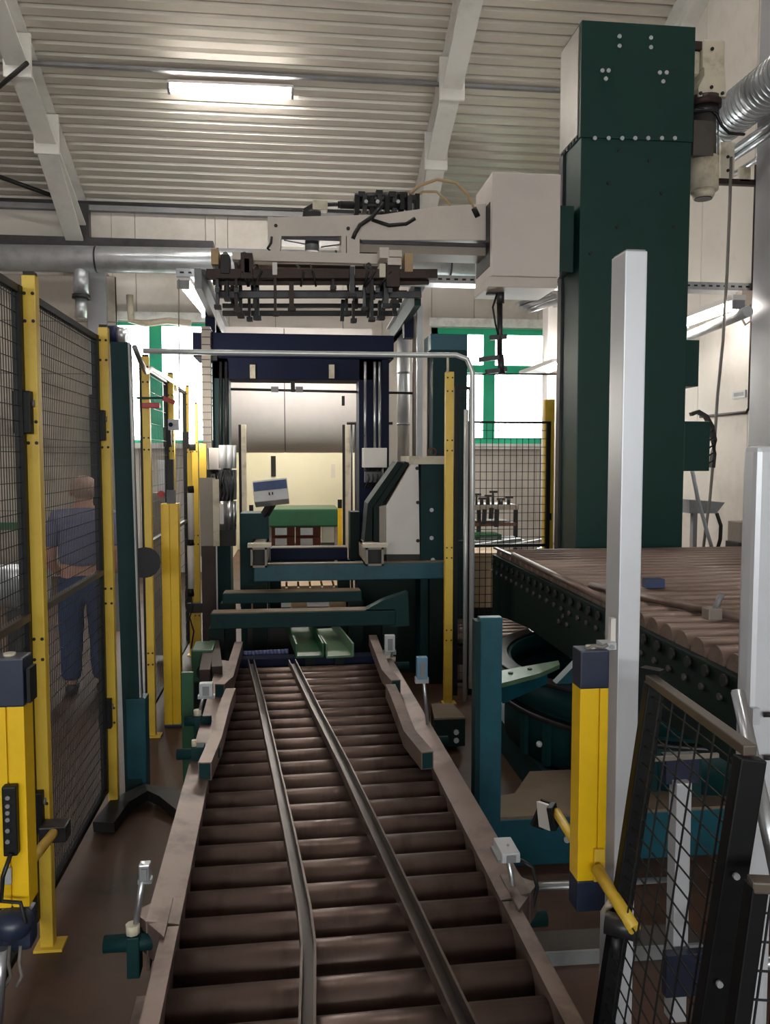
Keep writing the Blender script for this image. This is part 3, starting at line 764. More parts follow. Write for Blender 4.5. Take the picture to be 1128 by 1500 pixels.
# turntable
t = thing('turntable', 'large round dark teal turntable drum under the roller table', 'turntable', (2.05, 4.2, 0))
CT = Vector((2.05, 4.2, 0))
MB().ring(CT, .86, .89, .2, .48).build('drum', 'teal', t)
MB().cyl(CT + Vector((0,0,.2)), CT + Vector((0,0,.3)), .86, 48).build('drum_floor', 'dark', t)
MB().ring(CT, .86, .95, .48, .61).build('rim', 'teal', t)
MB().ring(CT, .88, .96, .61, .625).build('rim_edge', 'rail_dark', t)
MB().ring(CT, .88, .935, .42, .445).build('lower_ring', 'dark_steel', t)
for a in range(9):
    an = PI + .25 + a * .2
    MB().box(-.02, .02, -.012, .012, .2, .42, Matrix.Translation(CT + Vector((math.cos(an)*.905, math.sin(an)*.905, 0))) @ Matrix.Rotation(an + PI/2, 4, 'Z')).build('rib', 'teal', t)
for px in (790, 845): 
    q = at(px, 1090, 3.66 if px > 800 else 3.78); MB().ball(q, .016, 8, 5).build('grease_nipple', 'grey_light', t)
# pale curved deflector plate
a0 = [az(728, 985, .72), az(765, 978, .72), az(818, 969, .72)]
a1 = [az(733, 1003, .72), az(790, 988, .72), az(820, 975, .72)]
t = thing('deflector_plate', 'pale curved plate with dark gusset above the turntable rim', 'plate', (1.2, 4.0, .625))
vs = a0 + list(reversed(a1)); zt_ = .66
MB().prism([(v.x, v.y) for v in a0] + [(v.x, v.y) for v in reversed(a1)], 'z', .705, .725).build('top_plate', 'green_light', t)
MB().prism([(a1[0].x+.02, a1[0].y+.03), (a1[2].x-.05, a1[2].y+.03), (a1[2].x-.05, a1[2].y+.06), (a1[0].x+.02, a1[0].y+.06)], 'z', .626, .705).build('gusset', 'teal_blue', t)
for q in (az(748, 986, .726), az(776, 980, .726)): MB().cyl(q, q + Vector((0,0,.004)), .012, 8).build('slot', 'dark', t)
t = thing('column_gusset', 'dark teal triangular gusset between turntable and table column', 'gusset', (1.55, 3.9, .625))
q0, q1, q2 = at(838, 1022, 4.05), at(862, 985, 4.05), at(905, 1026, 4.05)
MB().prism([(at(815, 1024, 3.72).x, .626), (at(905, 1024, 3.72).x, .626), (at(905, 960, 3.72).x, .8), (at(868, 960, 3.72).x, .8)], 'y', 3.72, 3.78).build('gusset_plate', 'teal_blue', t)
# teal machine base and upright
t = thing('steel_plinth', 'low teal steel base slab with dusty top under the turntable', 'base', (1.5, 3.8, 0))
FB = az(775, 1268, 0.0).y; zb_ = at(775, 1195, FB).z
e = R(700, 1010, 1195, 1268, FB, .7)
MB().box(e[0], 2.6, FB, 3.48, .0, zb_ - .012).build('front_beam', 'teal_blue', t, bevel=.004)
MB().prism([(e[0], FB), (e[0]+.02, 3.4), (.98, 3.46), (1.12, 3.7), (3.0, 3.7), (3.0, FB)], 'z', zb_ - .012, zb_).build('top_plate', 'plate_dust', t)
MB().box(1.2, 2.9, 3.5, 5.1, .0, .19).build('base_block', 'teal', t)
for px in (830,): inst('bolt', BOLT, t, at(px, 1228, FB))
t = thing('upright_post', 'bright teal upright flat post in front of the turntable', 'post', (at(717, 1240, FB).x, FB - .06, 0))
e = R(702, 735, 905, 1200, FB - .055, .05)
MB().box(e[0], e[1], FB - .055, FB - .005, .0, e[5]).build('post', 'teal_blue', t, bevel=.004)
MB().box(e[0]-.02, e[0], FB - .07, FB - .005, .0, e[5]-.01).build('flange', 'teal', t)
MB().box(e[0]-.03, e[1]+.04, FB - .09, FB - .004, 0, .015).build('foot', 'teal', t)
t = thing('steel_plinth', 'small teal base block with pale top at the foot of the right yellow post', 'base', (.95, 4.7, 0))
e = R(636, 706, 1062, 1100, 4.58, .4)
MB().prism([(e[0], 4.58), (e[1]-.1, 4.58), (e[1]-.12, 4.86), (e[0]+.03, 4.86)], 'z', .03, .19).build('block', 'dark_green', t)
MB().prism([(e[0], 4.58), (e[1]-.1, 4.58), (e[1]-.12, 4.86), (e[0]+.03, 4.86)], 'z', .19, .2).build('top_plate', 'plate_dust', t)
for yy in (1072, 1084): inst('bolt', BOLT, t, at(668, yy, 4.58))
t = thing('floor_pipe', 'polished steel pipe lying low between conveyor and teal base', 'pipe', (1.1, 3.1, 0))
MB().cyl(at(722, 1302, 3.05), at(1010, 1292, 3.05), .022, 14).build('pipe', 'steel', t)
for px in (735, 940):
    q = at(px, 1300, 3.05); MB().box(q.x-.02, q.x+.02, 3.02, 3.08, 0, q.z-.02).build('saddle', 'dark_steel', t)
t = thing('floor_channel', 'blue grey steel channel on the floor right of the conveyor', 'channel', (.95, 2.75, 0))
a0_, a1_ = az(745, 1400, .02), az(900, 1392, .02)
MB().bar(a0_ + Vector((0, .03, .0)), a1_ + Vector((.3, .03, .0)), .12, .05).build('channel', 'motor', t, bevel=.004)
MB().bar(a0_ + Vector((0, -.035, -.005)), a1_ + Vector((.3, -.035, -.005)), .012, .06).build('lip', 'galv', t)
# low roller chute behind
t = thing('roller_chute', 'low chute of thin shiny rollers behind the right yellow post', 'roller chute', (1.45, 5.75, 0))
cme = MB().cyl((1.2, 0, 0), (2.0, 0, 0), .036, 12).mesh('chute_roller', 'roller2')
for k in range(6): inst('roller', cme, t, (0, 5.95 + k * .115, .35))
MB().box(1.17, 1.2, 5.88, 6.6, .24, .38).build('side_frame', 'rust_dark', t)
MB().box(2.0, 2.03, 5.88, 6.6, .24, .38).build('side_frame', 'rust_dark', t)
MB().box(1.17, 2.03, 5.86, 5.89, .18, .31).build('front_plate', 'rust_dark', t)
for x in (1.18, 1.97): MB().box(x, x+.05, 6.0, 6.05, 0, .24).build('leg', 'rust_dark', t)

# ================================================================== MAST
MY = 6.2
e = R(848, 1008, 35, 812, MY, .45)
mx0, mx1, mz1 = e[0], e[1], e[5]
mzs = at(930, 205, MY).z
mast = thing('mast', 'tall dark green square mast standing behind the roller table', 'mast', ((mx0+mx1)/2, MY + .22, 0))
MB().box(mx0, mx1, MY, MY + .45, .02, mzs + .02).build('lower_column', 'mast', mast, bevel=.006)
hd_ = MB().box(mx0 - .012, mx1 + .006, MY - .012, MY + .455, mzs, mz1).build('head_section', 'mast', mast, bevel=.006)
MB().box(mx0 - .022, mx0 - .012, MY + .03, MY + .44, mzs + .03, mz1 - .03).build('side_plate', 'mast_metal', hd_)
for px in (871, 891, 911, 930, 949, 969, 988): inst('bolt', BOLT, hd_, at(px, 203, MY - .012))
for px, py in ((907, 54), (907, 68), (953, 56), (953, 70), (882, 104), (891, 104), (887, 116), (966, 107), (976, 107), (971, 120)):
    inst('bolt', BOLT, hd_, at(px, py, MY - .012))
for px, py in ((891, 268), (969, 283), (904, 332), (987, 332), (865, 371), (948, 371), (906, 220), (951, 235)): inst('bolt', BOLT_D, mast, at(px, py, MY))
for k in range(6):
    inst('bolt', BOLT_X, hd_, (mx0 - .012, MY + .05 + k * .07, mzs + .02 - k * .002))
MB().box(mx0 - .06, mx1 + .06, MY - .05, MY + .5, 0, .02).build('foot_plate', 'mast', mast)
MB().box(mx0 - .02, mx0, MY + .36, MY + .45, .02, mzs).build('guide_rail', 'dark_steel', mast)
MB().box(mx1, mx1 + .02, MY + .05, MY + .4, .02, mz1 - .3).build('side_cover', 'mast', mast)
e = R(1008, 1024, 498, 566, MY + .1, .2)
MB().box(mx1 + .02, e[1], MY + .1, MY + .3, e[4], e[5]).build('junction_box', 'mast', mast, bevel=.004)
e = R(1008, 1040, 617, 690, MY + .05, .25)
MB().box(mx1 + .02, e[1], MY + .05, MY + .3, e[4], e[5]).build('control_box', 'mast', mast, bevel=.006)
# drag chain beside the control box
dc = thing('cable_carrier', 'curved ribbed cable carrier looping over the mast control box', 'cable carrier', at(1042, 660, MY + .35))
pts = [at(1012, 607, 6.47), at(1022, 603, 6.47), at(1034, 610, 6.47), at(1042, 625, 6.47), at(1046, 645, 6.47), at(1045, 665, 6.47), at(1043, 685, 6.47)]
MB().rtube(pts, .05, .03).build('chain', 'dark_steel', dc)
for k, yy in enumerate((630, 641, 652, 663, 674)): MB().bar(at(1036, yy + 6, 6.45), at(1045, yy, 6.45), .01, .012).build('link', 'dark', dc)
# gear motor on the mast head
t = thing('gear_motor', 'cream gearbox with dark vertical motor on the right of the mast head', 'motor', at(1030, 295, MY + .2))
GY = MY + .12
MB().box(*R(1030, 1062, 58, 100, GY, .22)).build('gearbox', 'cream', t, bevel=.012)
MB().box(*R(1008, 1032, 60, 72, GY+.02, .12)).build('flange', 'rust_dark', t)
MB().box(*R(1008, 1026, 74, 108, GY+.04, .14)).build('shaft_housing', 'cream', t, bevel=.02)
e = R(1012, 1062, 100, 143, GY, .22)
MB().prism([(at(1030, 100, GY).x, at(1030, 100, GY).z), (at(1060, 100, GY).x, at(1060, 100, GY).z), (at(1062, 143, GY).x, at(1062, 143, GY).z), (at(1022, 143, GY).x, at(1022, 143, GY).z), (at(1021, 130, GY).x, at(1021, 130, GY).z), (at(1030, 112, GY).x, at(1030, 112, GY).z)], 'y', GY - .02, GY + .2).build('bracket_plate', 'cream', t, bevel=.006)
for px, py in ((1026, 137), (1058, 137), (1042, 128), (1043, 72)): inst('bolt', BOLT_D, t, at(px, py, GY - .02))
for a, b_, r, m_ in ((146, 160, .14, 'rust_dark'), (160, 172, .12, 'dark_steel'), (172, 232, .10, 'motor'), (232, 280, .118, 'cream'), (280, 291, .10, 'cream')):
    p, q = at(1030, a, GY + .1), at(1030, b_, GY + .1)
    MB().cyl(p, q, r, 20, r2=r if a != 280 else .075).build('motor_section', m_, t)
p = at(1030, 291, GY + .1); MB().cyl(p, p + Vector((0,0,-.006)), .07, 16).build('fan_opening', 'dark', t)
MB().box(*R(1016, 1046, 176, 228, GY - .02, .05)).build('terminal_box', 'motor', t, bevel=.006)
for px in (1008, 1052): MB().cyl(at(px, 168, GY + .1), at(px, 238, GY + .1), .008, 6).build('tie_rod', 'grey', t)
MB().tube([at(1012, 162, GY), at(1040, 160, GY), at(1050, 168, GY), at(1058, 185, GY), at(1068, 195, GY), at(1090, 197, GY+.1)], .012, 6).build('cable', 'cable_black', t)

# ================================================================== WHITE CARRIAGE BOX, ARM AND GRIPPER
AY = 6.02
e = R(721, 821, 253, 405, AY, .55)
t = thing('carriage_box', 'large off-white carriage box on the left side of the mast', 'box', ((e[0]+e[1])/2, AY + .3, e[4]))
MB().box(e[0], e[1], AY, AY + .55, e[4], e[5]).build('cover', 'box_white', t, bevel=.01)
e2 = R(703, 815, 400, 420, AY, .5)
MB().box(e[1], mx0 - .024, AY + .25, AY + .5, e[4] + .1, e[5] - .15).build('mounting_plate', 'mast', t)
MB().box(e[0] - .02, e[1] - .01, AY + .02, AY + .5, e2[4], e[4]).build('lower_pan', 'white_arm', t, bevel=.005)
MB().prism([(AY + .06, e[4] + .08), (AY + .5, e[4] + .08), (AY + .5, e[5] - .2), (AY + .06, e[5] - .2)], 'x', e[0] - .004, e[0] + .001).build('side_opening', 'dark', t)
GYm = 6.2
arm = thing('gripper_boom', 'off-white horizontal arm reaching left from the carriage box', 'arm', at(550, 385, GYm))
def gp(px, py, Y=GYm): return (at(px, py, Y).x, at(px, py, Y).z)
MB().prism([gp(392, 318), gp(560, 314), gp(640, 302), gp(712, 298), gp(712, 352), gp(530, 352), gp(520, 346), gp(392, 346)], 'y', GYm, GYm + .3).build('arm_body', 'white_arm', arm, bevel=.006)
MB().prism([gp(392, 346), gp(392, 318), gp(400, 318), gp(412, 346), gp(410, 368), gp(396, 368)], 'y', GYm - .01, GYm + .32).build('end_plate', 'white_arm', arm)
MB().box(*R(530, 712, 354, 359, GYm - .02, .06)).build('linear_rail', 'dark_steel', arm)
MB().box(*R(526, 712, 359, 372, GYm, .25)).build('rail_beam', 'grey_brown', arm)
MB().box(*R(366, 558, 369, 384, GYm - .06, .4)).build('lower_plate', 'white_arm', arm, bevel=.004)
for a, b_ in ((500, 507), (508, 527)): MB().box(*R(a, b_, 345, 371, GYm - .05, .3)).build('bracket', 'white_arm', arm, bevel=.003)
MB().cyl(at(457, 347, GYm + .12), at(457, 369, GYm + .12), .055, 20).build('pivot', 'grey', arm)
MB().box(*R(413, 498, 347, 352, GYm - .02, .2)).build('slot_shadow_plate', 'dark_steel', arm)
MB().bar(at(470, 362, GYm - .02), at(500, 358, GYm - .02), .008, .008).build('link_rod', 'dark_steel', arm)
MB().bar(at(416, 352, GYm - .02), at(448, 358, GYm - .02), .008, .008).build('link_rod', 'dark_steel', arm)
MB().box(*R(404, 560, 385, 389, GYm + .02, .2)).build('under_strip', 'dark', arm)
for px, py in ((404, 331), (510, 335)): inst('bolt', BOLT_D, arm, at(px, py, GYm))
MB().tube([at(398, 347, GYm - .02), at(397, 356, GYm - .03), at(392, 364, GYm - .02), at(396, 367, GYm)], .01, 6).build('hose', 'cable_black', arm)
# valve cluster on top of the arm
vt = thing('valve_cluster', 'dark pneumatic valve cluster with hoses on top of the white arm', 'valve cluster', at(560, 320, GYm + .1))
MB().cyl(at(520, 292, GYm + .1), at(596, 290, GYm + .1), .045, 14).build('cylinder', 'dark_steel', vt)
MB().cyl(at(498, 300, GYm + .06), at(600, 302, GYm + .06), .03, 12).build('cylinder', 'dark', vt)
MB().cyl(at(546, 318, GYm + .04), at(606, 318, GYm + .04), .035, 12).build('cylinder', 'dark', vt)
for k, px in enumerate(range(520, 610, 11)):
    h_ = random.uniform(-6, 6)
    MB().box(*R(px, px + 7, 286 + h_*.5, 312 + h_, GYm + .0 + .02*(k % 3), .12)).build('valve', 'dark_steel' if k % 2 else 'black', vt, bevel=.004)
for px, py in ((530, 283), (556, 281), (575, 283), (590, 284), (605, 288), (608, 318)):
    MB().box(*R(px - 5, px + 5, py - 3, py + 5, GYm + .03, .08)).build('fitting', 'dark', vt, bevel=.003)
for px in (536, 553, 583): 
    q = at(px, 296, GYm - .01); MB().cyl(q, q + Vector((0, -.02, 0)), .014, 8).build('port', 'grey_light', vt)
MB().cyl(at(480, 300, GYm + .1), at(520, 299, GYm + .1), .014, 10).build('piston_rod', 'dark_steel', vt)
MB().cyl(at(495, 300, GYm + .1), at(503, 300, GYm + .1), .026, 10).build('coupling', 'dark', vt)
MB().box(*R(458, 480, 293, 307, GYm + .05, .1)).build('clevis', 'cream', vt, bevel=.004)
MB().bar(at(445, 310, GYm + .1), at(462, 300, GYm + .1), .05, .03).build('lever', 'dark', vt)
MB().box(*R(444, 470, 309, 317, GYm + .04, .12)).build('foot', 'dark', vt)
MB().tube([at(560, 298, GYm), at(545, 318, GYm - .04), at(527, 330, GYm - .05), at(520, 342, GYm - .05), at(517, 350, GYm - .05)], .016, 8).build('hose', 'cable_black', vt)
MB().tube([at(545, 322, GYm), at(570, 330, GYm - .02), at(595, 328, GYm), at(608, 320, GYm)], .014, 8).build('hose', 'cable_black', vt)
hz = thing('air_hose', 'long tan air hose arching from valve cluster to the carriage box', 'hose', at(690, 312, GYm + .1))
MB().tube([at(600, 284, 6.25), at(615, 272, 6.25), at(640, 263, 6.25), at(668, 268, 6.25), at(685, 285, 6.22), at(697, 312, 6.2)], .012, 8).build('hose', 'hose', hz)
single('air_hose', MB().tube([at(606, 290, 6.25), at(620, 281, 6.25), at(640, 281, 6.25), at(656, 296, 6.25), at(660, 302, 6.25)], .009, 8), 'hose', 'short thin tan air hose dropping onto the white arm', 'hose')
MB().cyl(at(694, 305, 6.2), at(700, 318, 6.2), .022, 10).build('gland', 'black', hz)
# gripper frame
gr = thing('gripper', 'brown stone gripper of parallel bars and hooks hanging below the white arm', 'gripper', at(470, 470, GYm))
def gtube(px0, px1, py, Y, hpx, m_): 
    a, b_ = at(px0, py, Y), at(px1, py, Y); r = hpx / 1200 * Y / 2
    MB().bar(a, b_, r*2, r*2).build('gripper_bar', m_, gr, bevel=.003)
gtube(302, 640, 402, 6.0, 13, 'rust_dark'); gtube(312, 628, 413, 6.1, 8, 'rust_dark')
gtube(318, 617, 432, 6.15, 9, 'dark_steel'); gtube(318, 596, 430, 6.4, 8, 'rust_dark')
gtube(326, 586, 448, 6.5, 6, 'dark'); gtube(326, 582, 459, 6.6, 7, 'dark')
gtube(345, 545, 396, 6.35, 14, 'rust')
hook = 0
for px, y0, y1, Y in ((318, 388, 452, 6.05), (332, 380, 440, 6.1), (346, 384, 455, 6.05), (352, 400, 465, 6.3), (376, 405, 468, 6.35), (403, 395, 462, 6.02), (427, 412, 455, 6.05), (488, 404, 424, 6.05), (516, 390, 435, 5.98), (508, 425, 462, 6.4), (518, 440, 472, 6.4), (534, 418, 455, 6.1), (545, 400, 470, 6.05), (558, 440, 468, 6.4), (566, 385, 450, 6.05), (578, 395, 445, 6.2), (365, 430, 470, 6.45)):
    w = random.choice((4, 5, 7))
    h_ = MB().box(*R(px - w/2, px + w/2, y0, y1, Y - .05, .06)).build('hook', random.choice(('dark', 'dark_steel', 'rust_dark')), gr, bevel=.002)
    MB().box(*R(px - w/2 - 2, px + w/2 + 3, y1 - 6, y1 - 1, Y - .06, .08)).build('hook_tip', 'dark', h_)
for px0, px1, y0, y1, m_ in ((309, 320, 364, 387, 'wood'), (593, 605, 371, 398, 'wood'), (340, 353, 369, 380, 'white_arm'), (556, 570, 362, 378, 'white_arm'), (570, 589, 366, 376, 'white_arm'), (568, 588, 377, 388, 'white_arm'), (556, 565, 386, 406, 'cream'), (357, 366, 378, 400, 'grey_brown'), (399, 406, 384, 402, 'white'), (513, 520, 389, 402, 'white'), (323, 336, 372, 400, 'dark'), (352, 370, 370, 408, 'rust_dark'), (566, 586, 390, 420, 'rust_dark')):
    MB().box(*R(px0, px1, y0, y1, 5.95, .18)).build('clamp_block', m_, gr, bevel=.004)
for k in range(22):
    px = random.choice((random.uniform(322, 380), random.uniform(500, 592))); y0 = random.uniform(400, 440); ln = random.uniform(14, 34); Y = random.uniform(6.0, 6.55)
    MB().bar(at(px, y0, Y), at(px + random.uniform(-3, 3), y0 + ln, Y), .03, .025, (0, 1, 0)).build('finger', random.choice(('dark', 'black', 'rust_dark')), gr)
for k in range(8):
    px = random.uniform(330, 590); 
    MB().tube([at(px, 388, 6.1), at(px + random.uniform(-12, 12), 398, 5.95), at(px + random.uniform(-14, 14), 420, 5.98)], .008, 6).build('air_line', 'cable_black', gr)
for px in (330, 358, 540, 575): MB().cyl(at(px, 405, 6.05), at(px, 372, 6.25), .02, 8).build('tie_rod', 'dark', gr)
for px in (318, 346, 553, 572): MB().bar(at(px, 425, 5.95), at(px, 418, 6.7), .03, .03).build('cross_bar', 'dark_steel', gr)

# ================================================================== CABLE TRAY, DUCTS, OVERHEAD PIPES
TYr = 7.55
tz = at(660, 409, TYr).z
ct = thing('cable_tray', 'long perforated galvanised cable tray crossing behind gripper and mast', 'cable tray', (1.5, TYr, tz))
tx0 = at(258, 406, TYr).x
MB().box(tx0, XR, TYr, TYr + .006, tz - .035, tz + .035).build('side_rail', 'galv', ct)
MB().box(tx0, XR, TYr + .2, TYr + .206, tz - .035, tz + .035).build('side_rail', 'galv', ct)
MB().box(tx0, XR, TYr, TYr + .2, tz - .037, tz - .033).build('tray_floor', 'galv', ct)
hm_ = MB().box(-.018, .018, -.002, 0, -.008, .008).mesh('tray_slot', 'dark')
x = tx0 + .05
while x < XR - .05: inst('slot', hm_, ct, (x, TYr, tz)); x += .075
# spiral duct along the back wall
DY = 11.7
def duct_ring(mb, p, q, r, n, dr): 
    p, q = Vector(p), Vector(q)
    d = (q - p).normalized() * .012
    me = MB().cyl(-d, d, r + dr, 24).mesh('joint_ring', mb[1])
    for k in range(n): inst('joint_ring', me, mb[0], p + (q - p) * (k + .5) / n)
t = thing('ventilation_duct', 'long horizontal silver duct along the back wall at upper left', 'duct', at(150, 380, DY))
p, q = at(-330, 372, DY), at(740, 390, DY)
r_ = .175
MB().cyl(p, q, r_, 28).build('pipe', 'galv', t)
duct_ring((t, 'dark_steel'), p, q, r_, 6, .006)
pb = at(119, 384, DY)
MB().cyl(pb, at(119, 432, DY), .10, 18).build('branch', 'galv', t)
MB().cyl(at(119, 432, DY), at(119, 438, DY), .12, 18).build('branch_clamp', 'dark', t)
MB().cyl(at(119, 438, DY), at(119, 466, DY), .075, 18).build('branch_tip', 'galv', t)
single('wall_bar', MB().box(at(-330, 357, 12.1).x, at(312, 357, 12.1).x, 12.1, 12.38, at(150, 366, 12.1).z, at(150, 348, 12.1).z), 'dark_steel', 'dark horizontal bar along the back wall just above the silver duct', 'beam')  # dark box filling the stripe above the duct
single('building_column', MB().box(*R(128, 156, 398, 500, 12.1, .3)[:4], at(145, 585, 12.1).z, at(145, 398, 12.1).z), 'column', 'pale building column below the silver duct behind the left fence', 'column', bevel=.005)
# small window-side things at back left
t = thing('roof_fan', 'dark blue round fan housing at the top end of the left fence', 'fan', at(172, 500, 8.2))
MB().cyl(at(160, 490, 8.2), at(172, 490, 8.2), .085, 18).build('housing', 'navy', t)
MB().cyl(at(172, 490, 8.2), at(186, 492, 8.2), .075, 18).build('outlet', 'steel', t)
MB().box(*R(158, 170, 498, 900, 8.25, .06)[:4], 0, at(164, 498, 8.25).z).build('stand', 'grey', t)
single('wall_pipe', MB().tube([at(190, 432, 12.2), at(192, 470, 12.2), at(212, 474, 12.2), at(246, 470, 12.2), at(280, 474, 12.2)], .05, 8), 'cream', 'pale pipe with bends above the left green window', 'pipe')
# overhead pipe
PYo = 5.42
t = thing('overhead_pipe', 'thin steel pipe spanning above the gantry and bending down right', 'pipe', at(690, 1035, PYo))
MB().tube([at(210, 514, PYo), at(300, 516, PYo), at(620, 520, PYo), at(668, 520, PYo), at(684, 526, PYo), at(692, 545, PYo), at(692, 700, PYo), at(690, 1008, PYo)], .018, 10).build('pipe', 'duct_white', t)
MB().cyl(at(656, 522, PYo+.03), at(656, 546, PYo+.03), .008, 8).build('hanger', 'cream', t)
single('vertical_pipe', MB().cyl(at(683, 600, PYo + .12), at(681, 1037, PYo + .12), .016, 10), 'duct_white', 'second slim pale vertical pipe right of the yellow post', 'pipe')
# vertical ducts right of gantry
t = thing('vertical_duct', 'bright vertical round duct right of the gantry column', 'duct', at(592, 675, 8.0))
MB().cyl(at(591, 440, 8.0), at(591, 680, 8.0), .06, 18).build('pipe', 'duct_white', t)
for yy in (545, 620): MB().cyl(at(591, yy, 8.0), at(591, yy + 3, 8.0), .065, 18).build('joint', 'grey', t)
single('vertical_pipe', MB().cyl(at(608, 436, 7.2), at(608, 676, 7.2), .025, 10), 'grey_brown', 'brownish vertical pipe rising beside the bright vertical duct', 'pipe')
single('vertical_rail', MB().box(*R(611, 619, 445, 676, 7.0, .05)), 'grey_light', 'light grey vertical profile rail above the white machine cover', 'rail')
single('vertical_rod', MB().cyl(at(629, 520, 6.9), at(629, 672, 6.9), .014, 10), 'dark_steel', 'thin dark vertical rod above the eye bolt of the machine', 'rod')
single('vertical_rod', MB().cyl(at(638, 520, 6.95), at(638, 672, 6.95), .014, 10), 'steel', 'thin bright vertical rod above the teal machine body', 'rod')

# ================================================================== GANTRY
GA = 7.0
ga = thing('gantry', 'dark blue portal gantry with runway rails behind the conveyor', 'gantry', (at(430, 500, GA).x, GA, 0))
MB().box(*R(282, 577, 489, 524, GA, .5)).build('top_beam', 'navy', ga, bevel=.006)
MB().box(*R(312, 560, 524, 556, GA + .05, .35)).build('cross_beam', 'navy', ga, bevel=.004)
e = R(312, 336, 524, 800, GA + .05, .3); MB().box(e[0], e[1], e[2], e[3], .0, e[5]).build('column', 'teal', ga, bevel=.004)
e = R(526, 570, 524, 800, GA + .05, .3); MB().box(e[0], e[1], e[2], e[3], .0, e[5]).build('column', 'navy', ga, bevel=.004)
for px in (535, 549, 556): MB().cyl(at(px, 530, GA + .02), at(px, 690, GA + .02), .013, 10).build('guide_rod', 'steel', ga)
for px in (323, 331): MB().cyl(at(px, 530, GA + .02), at(px, 690, GA + .02), .013, 10).build('guide_rod', 'dark_steel', ga)
for px in (370, 486): MB().box(*R(px - 4, px + 4, 534, 554, GA + .02, .04)).build('clip', 'cream', ga, bevel=.002)
for s, (a, b_) in ((0, ((290, 408), (326, 487))), (1, ((612, 434), (574, 492)))):
    zz_ = 2.95
    p = az(a[0], a[1], zz_ if s == 0 else 2.93); q = az(b_[0], b_[1], zz_ if s == 0 else 2.93)
    MB().bar(p, q, .05, .14).build('runway_rail', 'grey' if s == 0 else 'teal', ga)
    MB().bar(p + Vector((.0, 0, .07)), q + Vector((0, 0, .07)), .11, .012).build('rail_flange', 'grey_light', ga)
    MB().bar(q, Vector((q.x, GA + .2, q.z)), .05, .14).build('rail_end', 'navy', ga)
    MB().box(q.x - .04, q.x + .04, GA + .1, GA + .22, at(430, 489, GA).z, q.z).build('rail_support', 'navy', ga)
t = thing('sensor_bar', 'thin horizontal bar with two small sensors under the gantry beam', 'bar', at(432, 572, GA + .1))
MB().cyl(at(338, 570, GA + .2), at(606, 576, GA + .2), .011, 8).build('bar', 'dark_steel', t)
for px in (402, 438): MB().box(*R(px - 5, px + 6, 566, 574, GA + .15, .06)).build('sensor', 'grey', t, bevel=.003)
MB().box(*R(426, 432, 557, 574, GA + .17, .04)).build('hanger', 'dark', t)
MB().box(*R(501, 505, 580, 594, GA + .17, .04)).build('hook', 'dark', t)
t = thing('cable_carrier', 'tall grey ribbed cable carrier standing left of the gantry', 'cable carrier', at(302, 655, 6.9))
MB().box(*R(296, 309, 478, 656, 6.9, .1)).build('chain', 'grey_brown', t)
MB().box(*R(300, 318, 520, 528, 6.98, .1)).build('bracket', 'dark', t)
for k in range(16):
    MB().box(*R(295.5, 309.5, 482 + k*11, 483.5 + k*11, 6.895, .1)).build('link', 'dark_steel', t)
# lifting heads
def lift_head(px0, px1, py0, py1, Y, label):
    t = thing('lift_drive', label, 'drive head', at((px0+px1)/2, py1, Y))
    MB().box(*R(px0, px1, py0, py1, Y, .2)).build('cover', 'white', t, bevel=.005)
    c = (px0 + px1) / 2
    MB().cyl(at(c, py1, Y + .1), at(c, py1 + 28, Y + .1), .07, 14).build('motor', 'dark', t)
    MB().box(*R(px0 + 2, px1 - 8, py1 + 6, py1 + 22, Y - .02, .1)).build('block', 'dark_steel', t, bevel=.004)
    for k in range(3): MB().tube([at(px0 + 4 + k*8, py1 + 4, Y), at(px0 + 8 + k*6, py1 + 16, Y - .03), at(px0 + 2 + k*8, py1 + 30, Y)], .008, 6).build('hose', 'cable_black', t)
    return t
lift_head(533, 567, 656, 685, 6.85, 'white lift drive cover at the right gantry column')
lift_head(306, 324, 656, 688, 6.6, 'white lift drive cover at the left gantry column')
t = thing('pneumatic_unit', 'bluish white stacked pneumatic cylinders at the left gantry column', 'pneumatic unit', at(330, 780, 6.5))
for px, r in ((327, .035), (337, .03), (343, .018)):
    for a, b_, m_ in ((652, 686, 'grey_light'), (734, 776, 'steel')):
        MB().cyl(at(px, a, 6.55), at(px, b_, 6.55), r, 14).build('cylinder', m_, t)
MB().box(*R(320, 346, 688, 732, 6.6, .1)).build('valve_block', 'dark_steel', t, bevel=.005)
for k in range(4): MB().tube([at(322 + k*6, 690, 6.55), at(318 + k*8, 705, 6.5), at(326 + k*5, 722, 6.5), at(322 + k*6, 735, 6.55)], .008, 6).build('hose', 'cable_black', t)
MB().box(*R(320, 345, 776, 800, 6.55, .1)).build('lower_block', 'dark', t)
MB().box(*R(318, 328, 738, 768, 6.48, .08)).build('front_cover', 'white', t, bevel=.004)
t = thing('sheet_screen', 'grey brown sheet panel with pale edge left of the gantry', 'panel', at(310, 930, 6.0))
MB().box(*R(293, 316, 700, 815, 6.3, .03)).build('upper_sheet', 'grey_brown', t)
MB().box(*R(312, 321, 702, 800, 6.27, .03)).build('edge_strip', 'cream', t)
e = R(296, 318, 800, 940, 6.28, .03); MB().box(e[0], e[1], e[2], e[3], .1, e[5]).build('lower_sheet', 'rust_dark', t)
MB().box(*R(317, 319, 800, 940, 6.25, .02)).build('bright_edge', 'grey_light', t)
MB().box(*R(292, 302, 650, 700, 6.4, .05)).build('yellow_plate', 'yellow_post', t)
e = R(298, 318, 800, 940, 6.3, .1); MB().box(e[0], e[1], 6.32, 6.4, 0, .12).build('foot', 'dark', t)
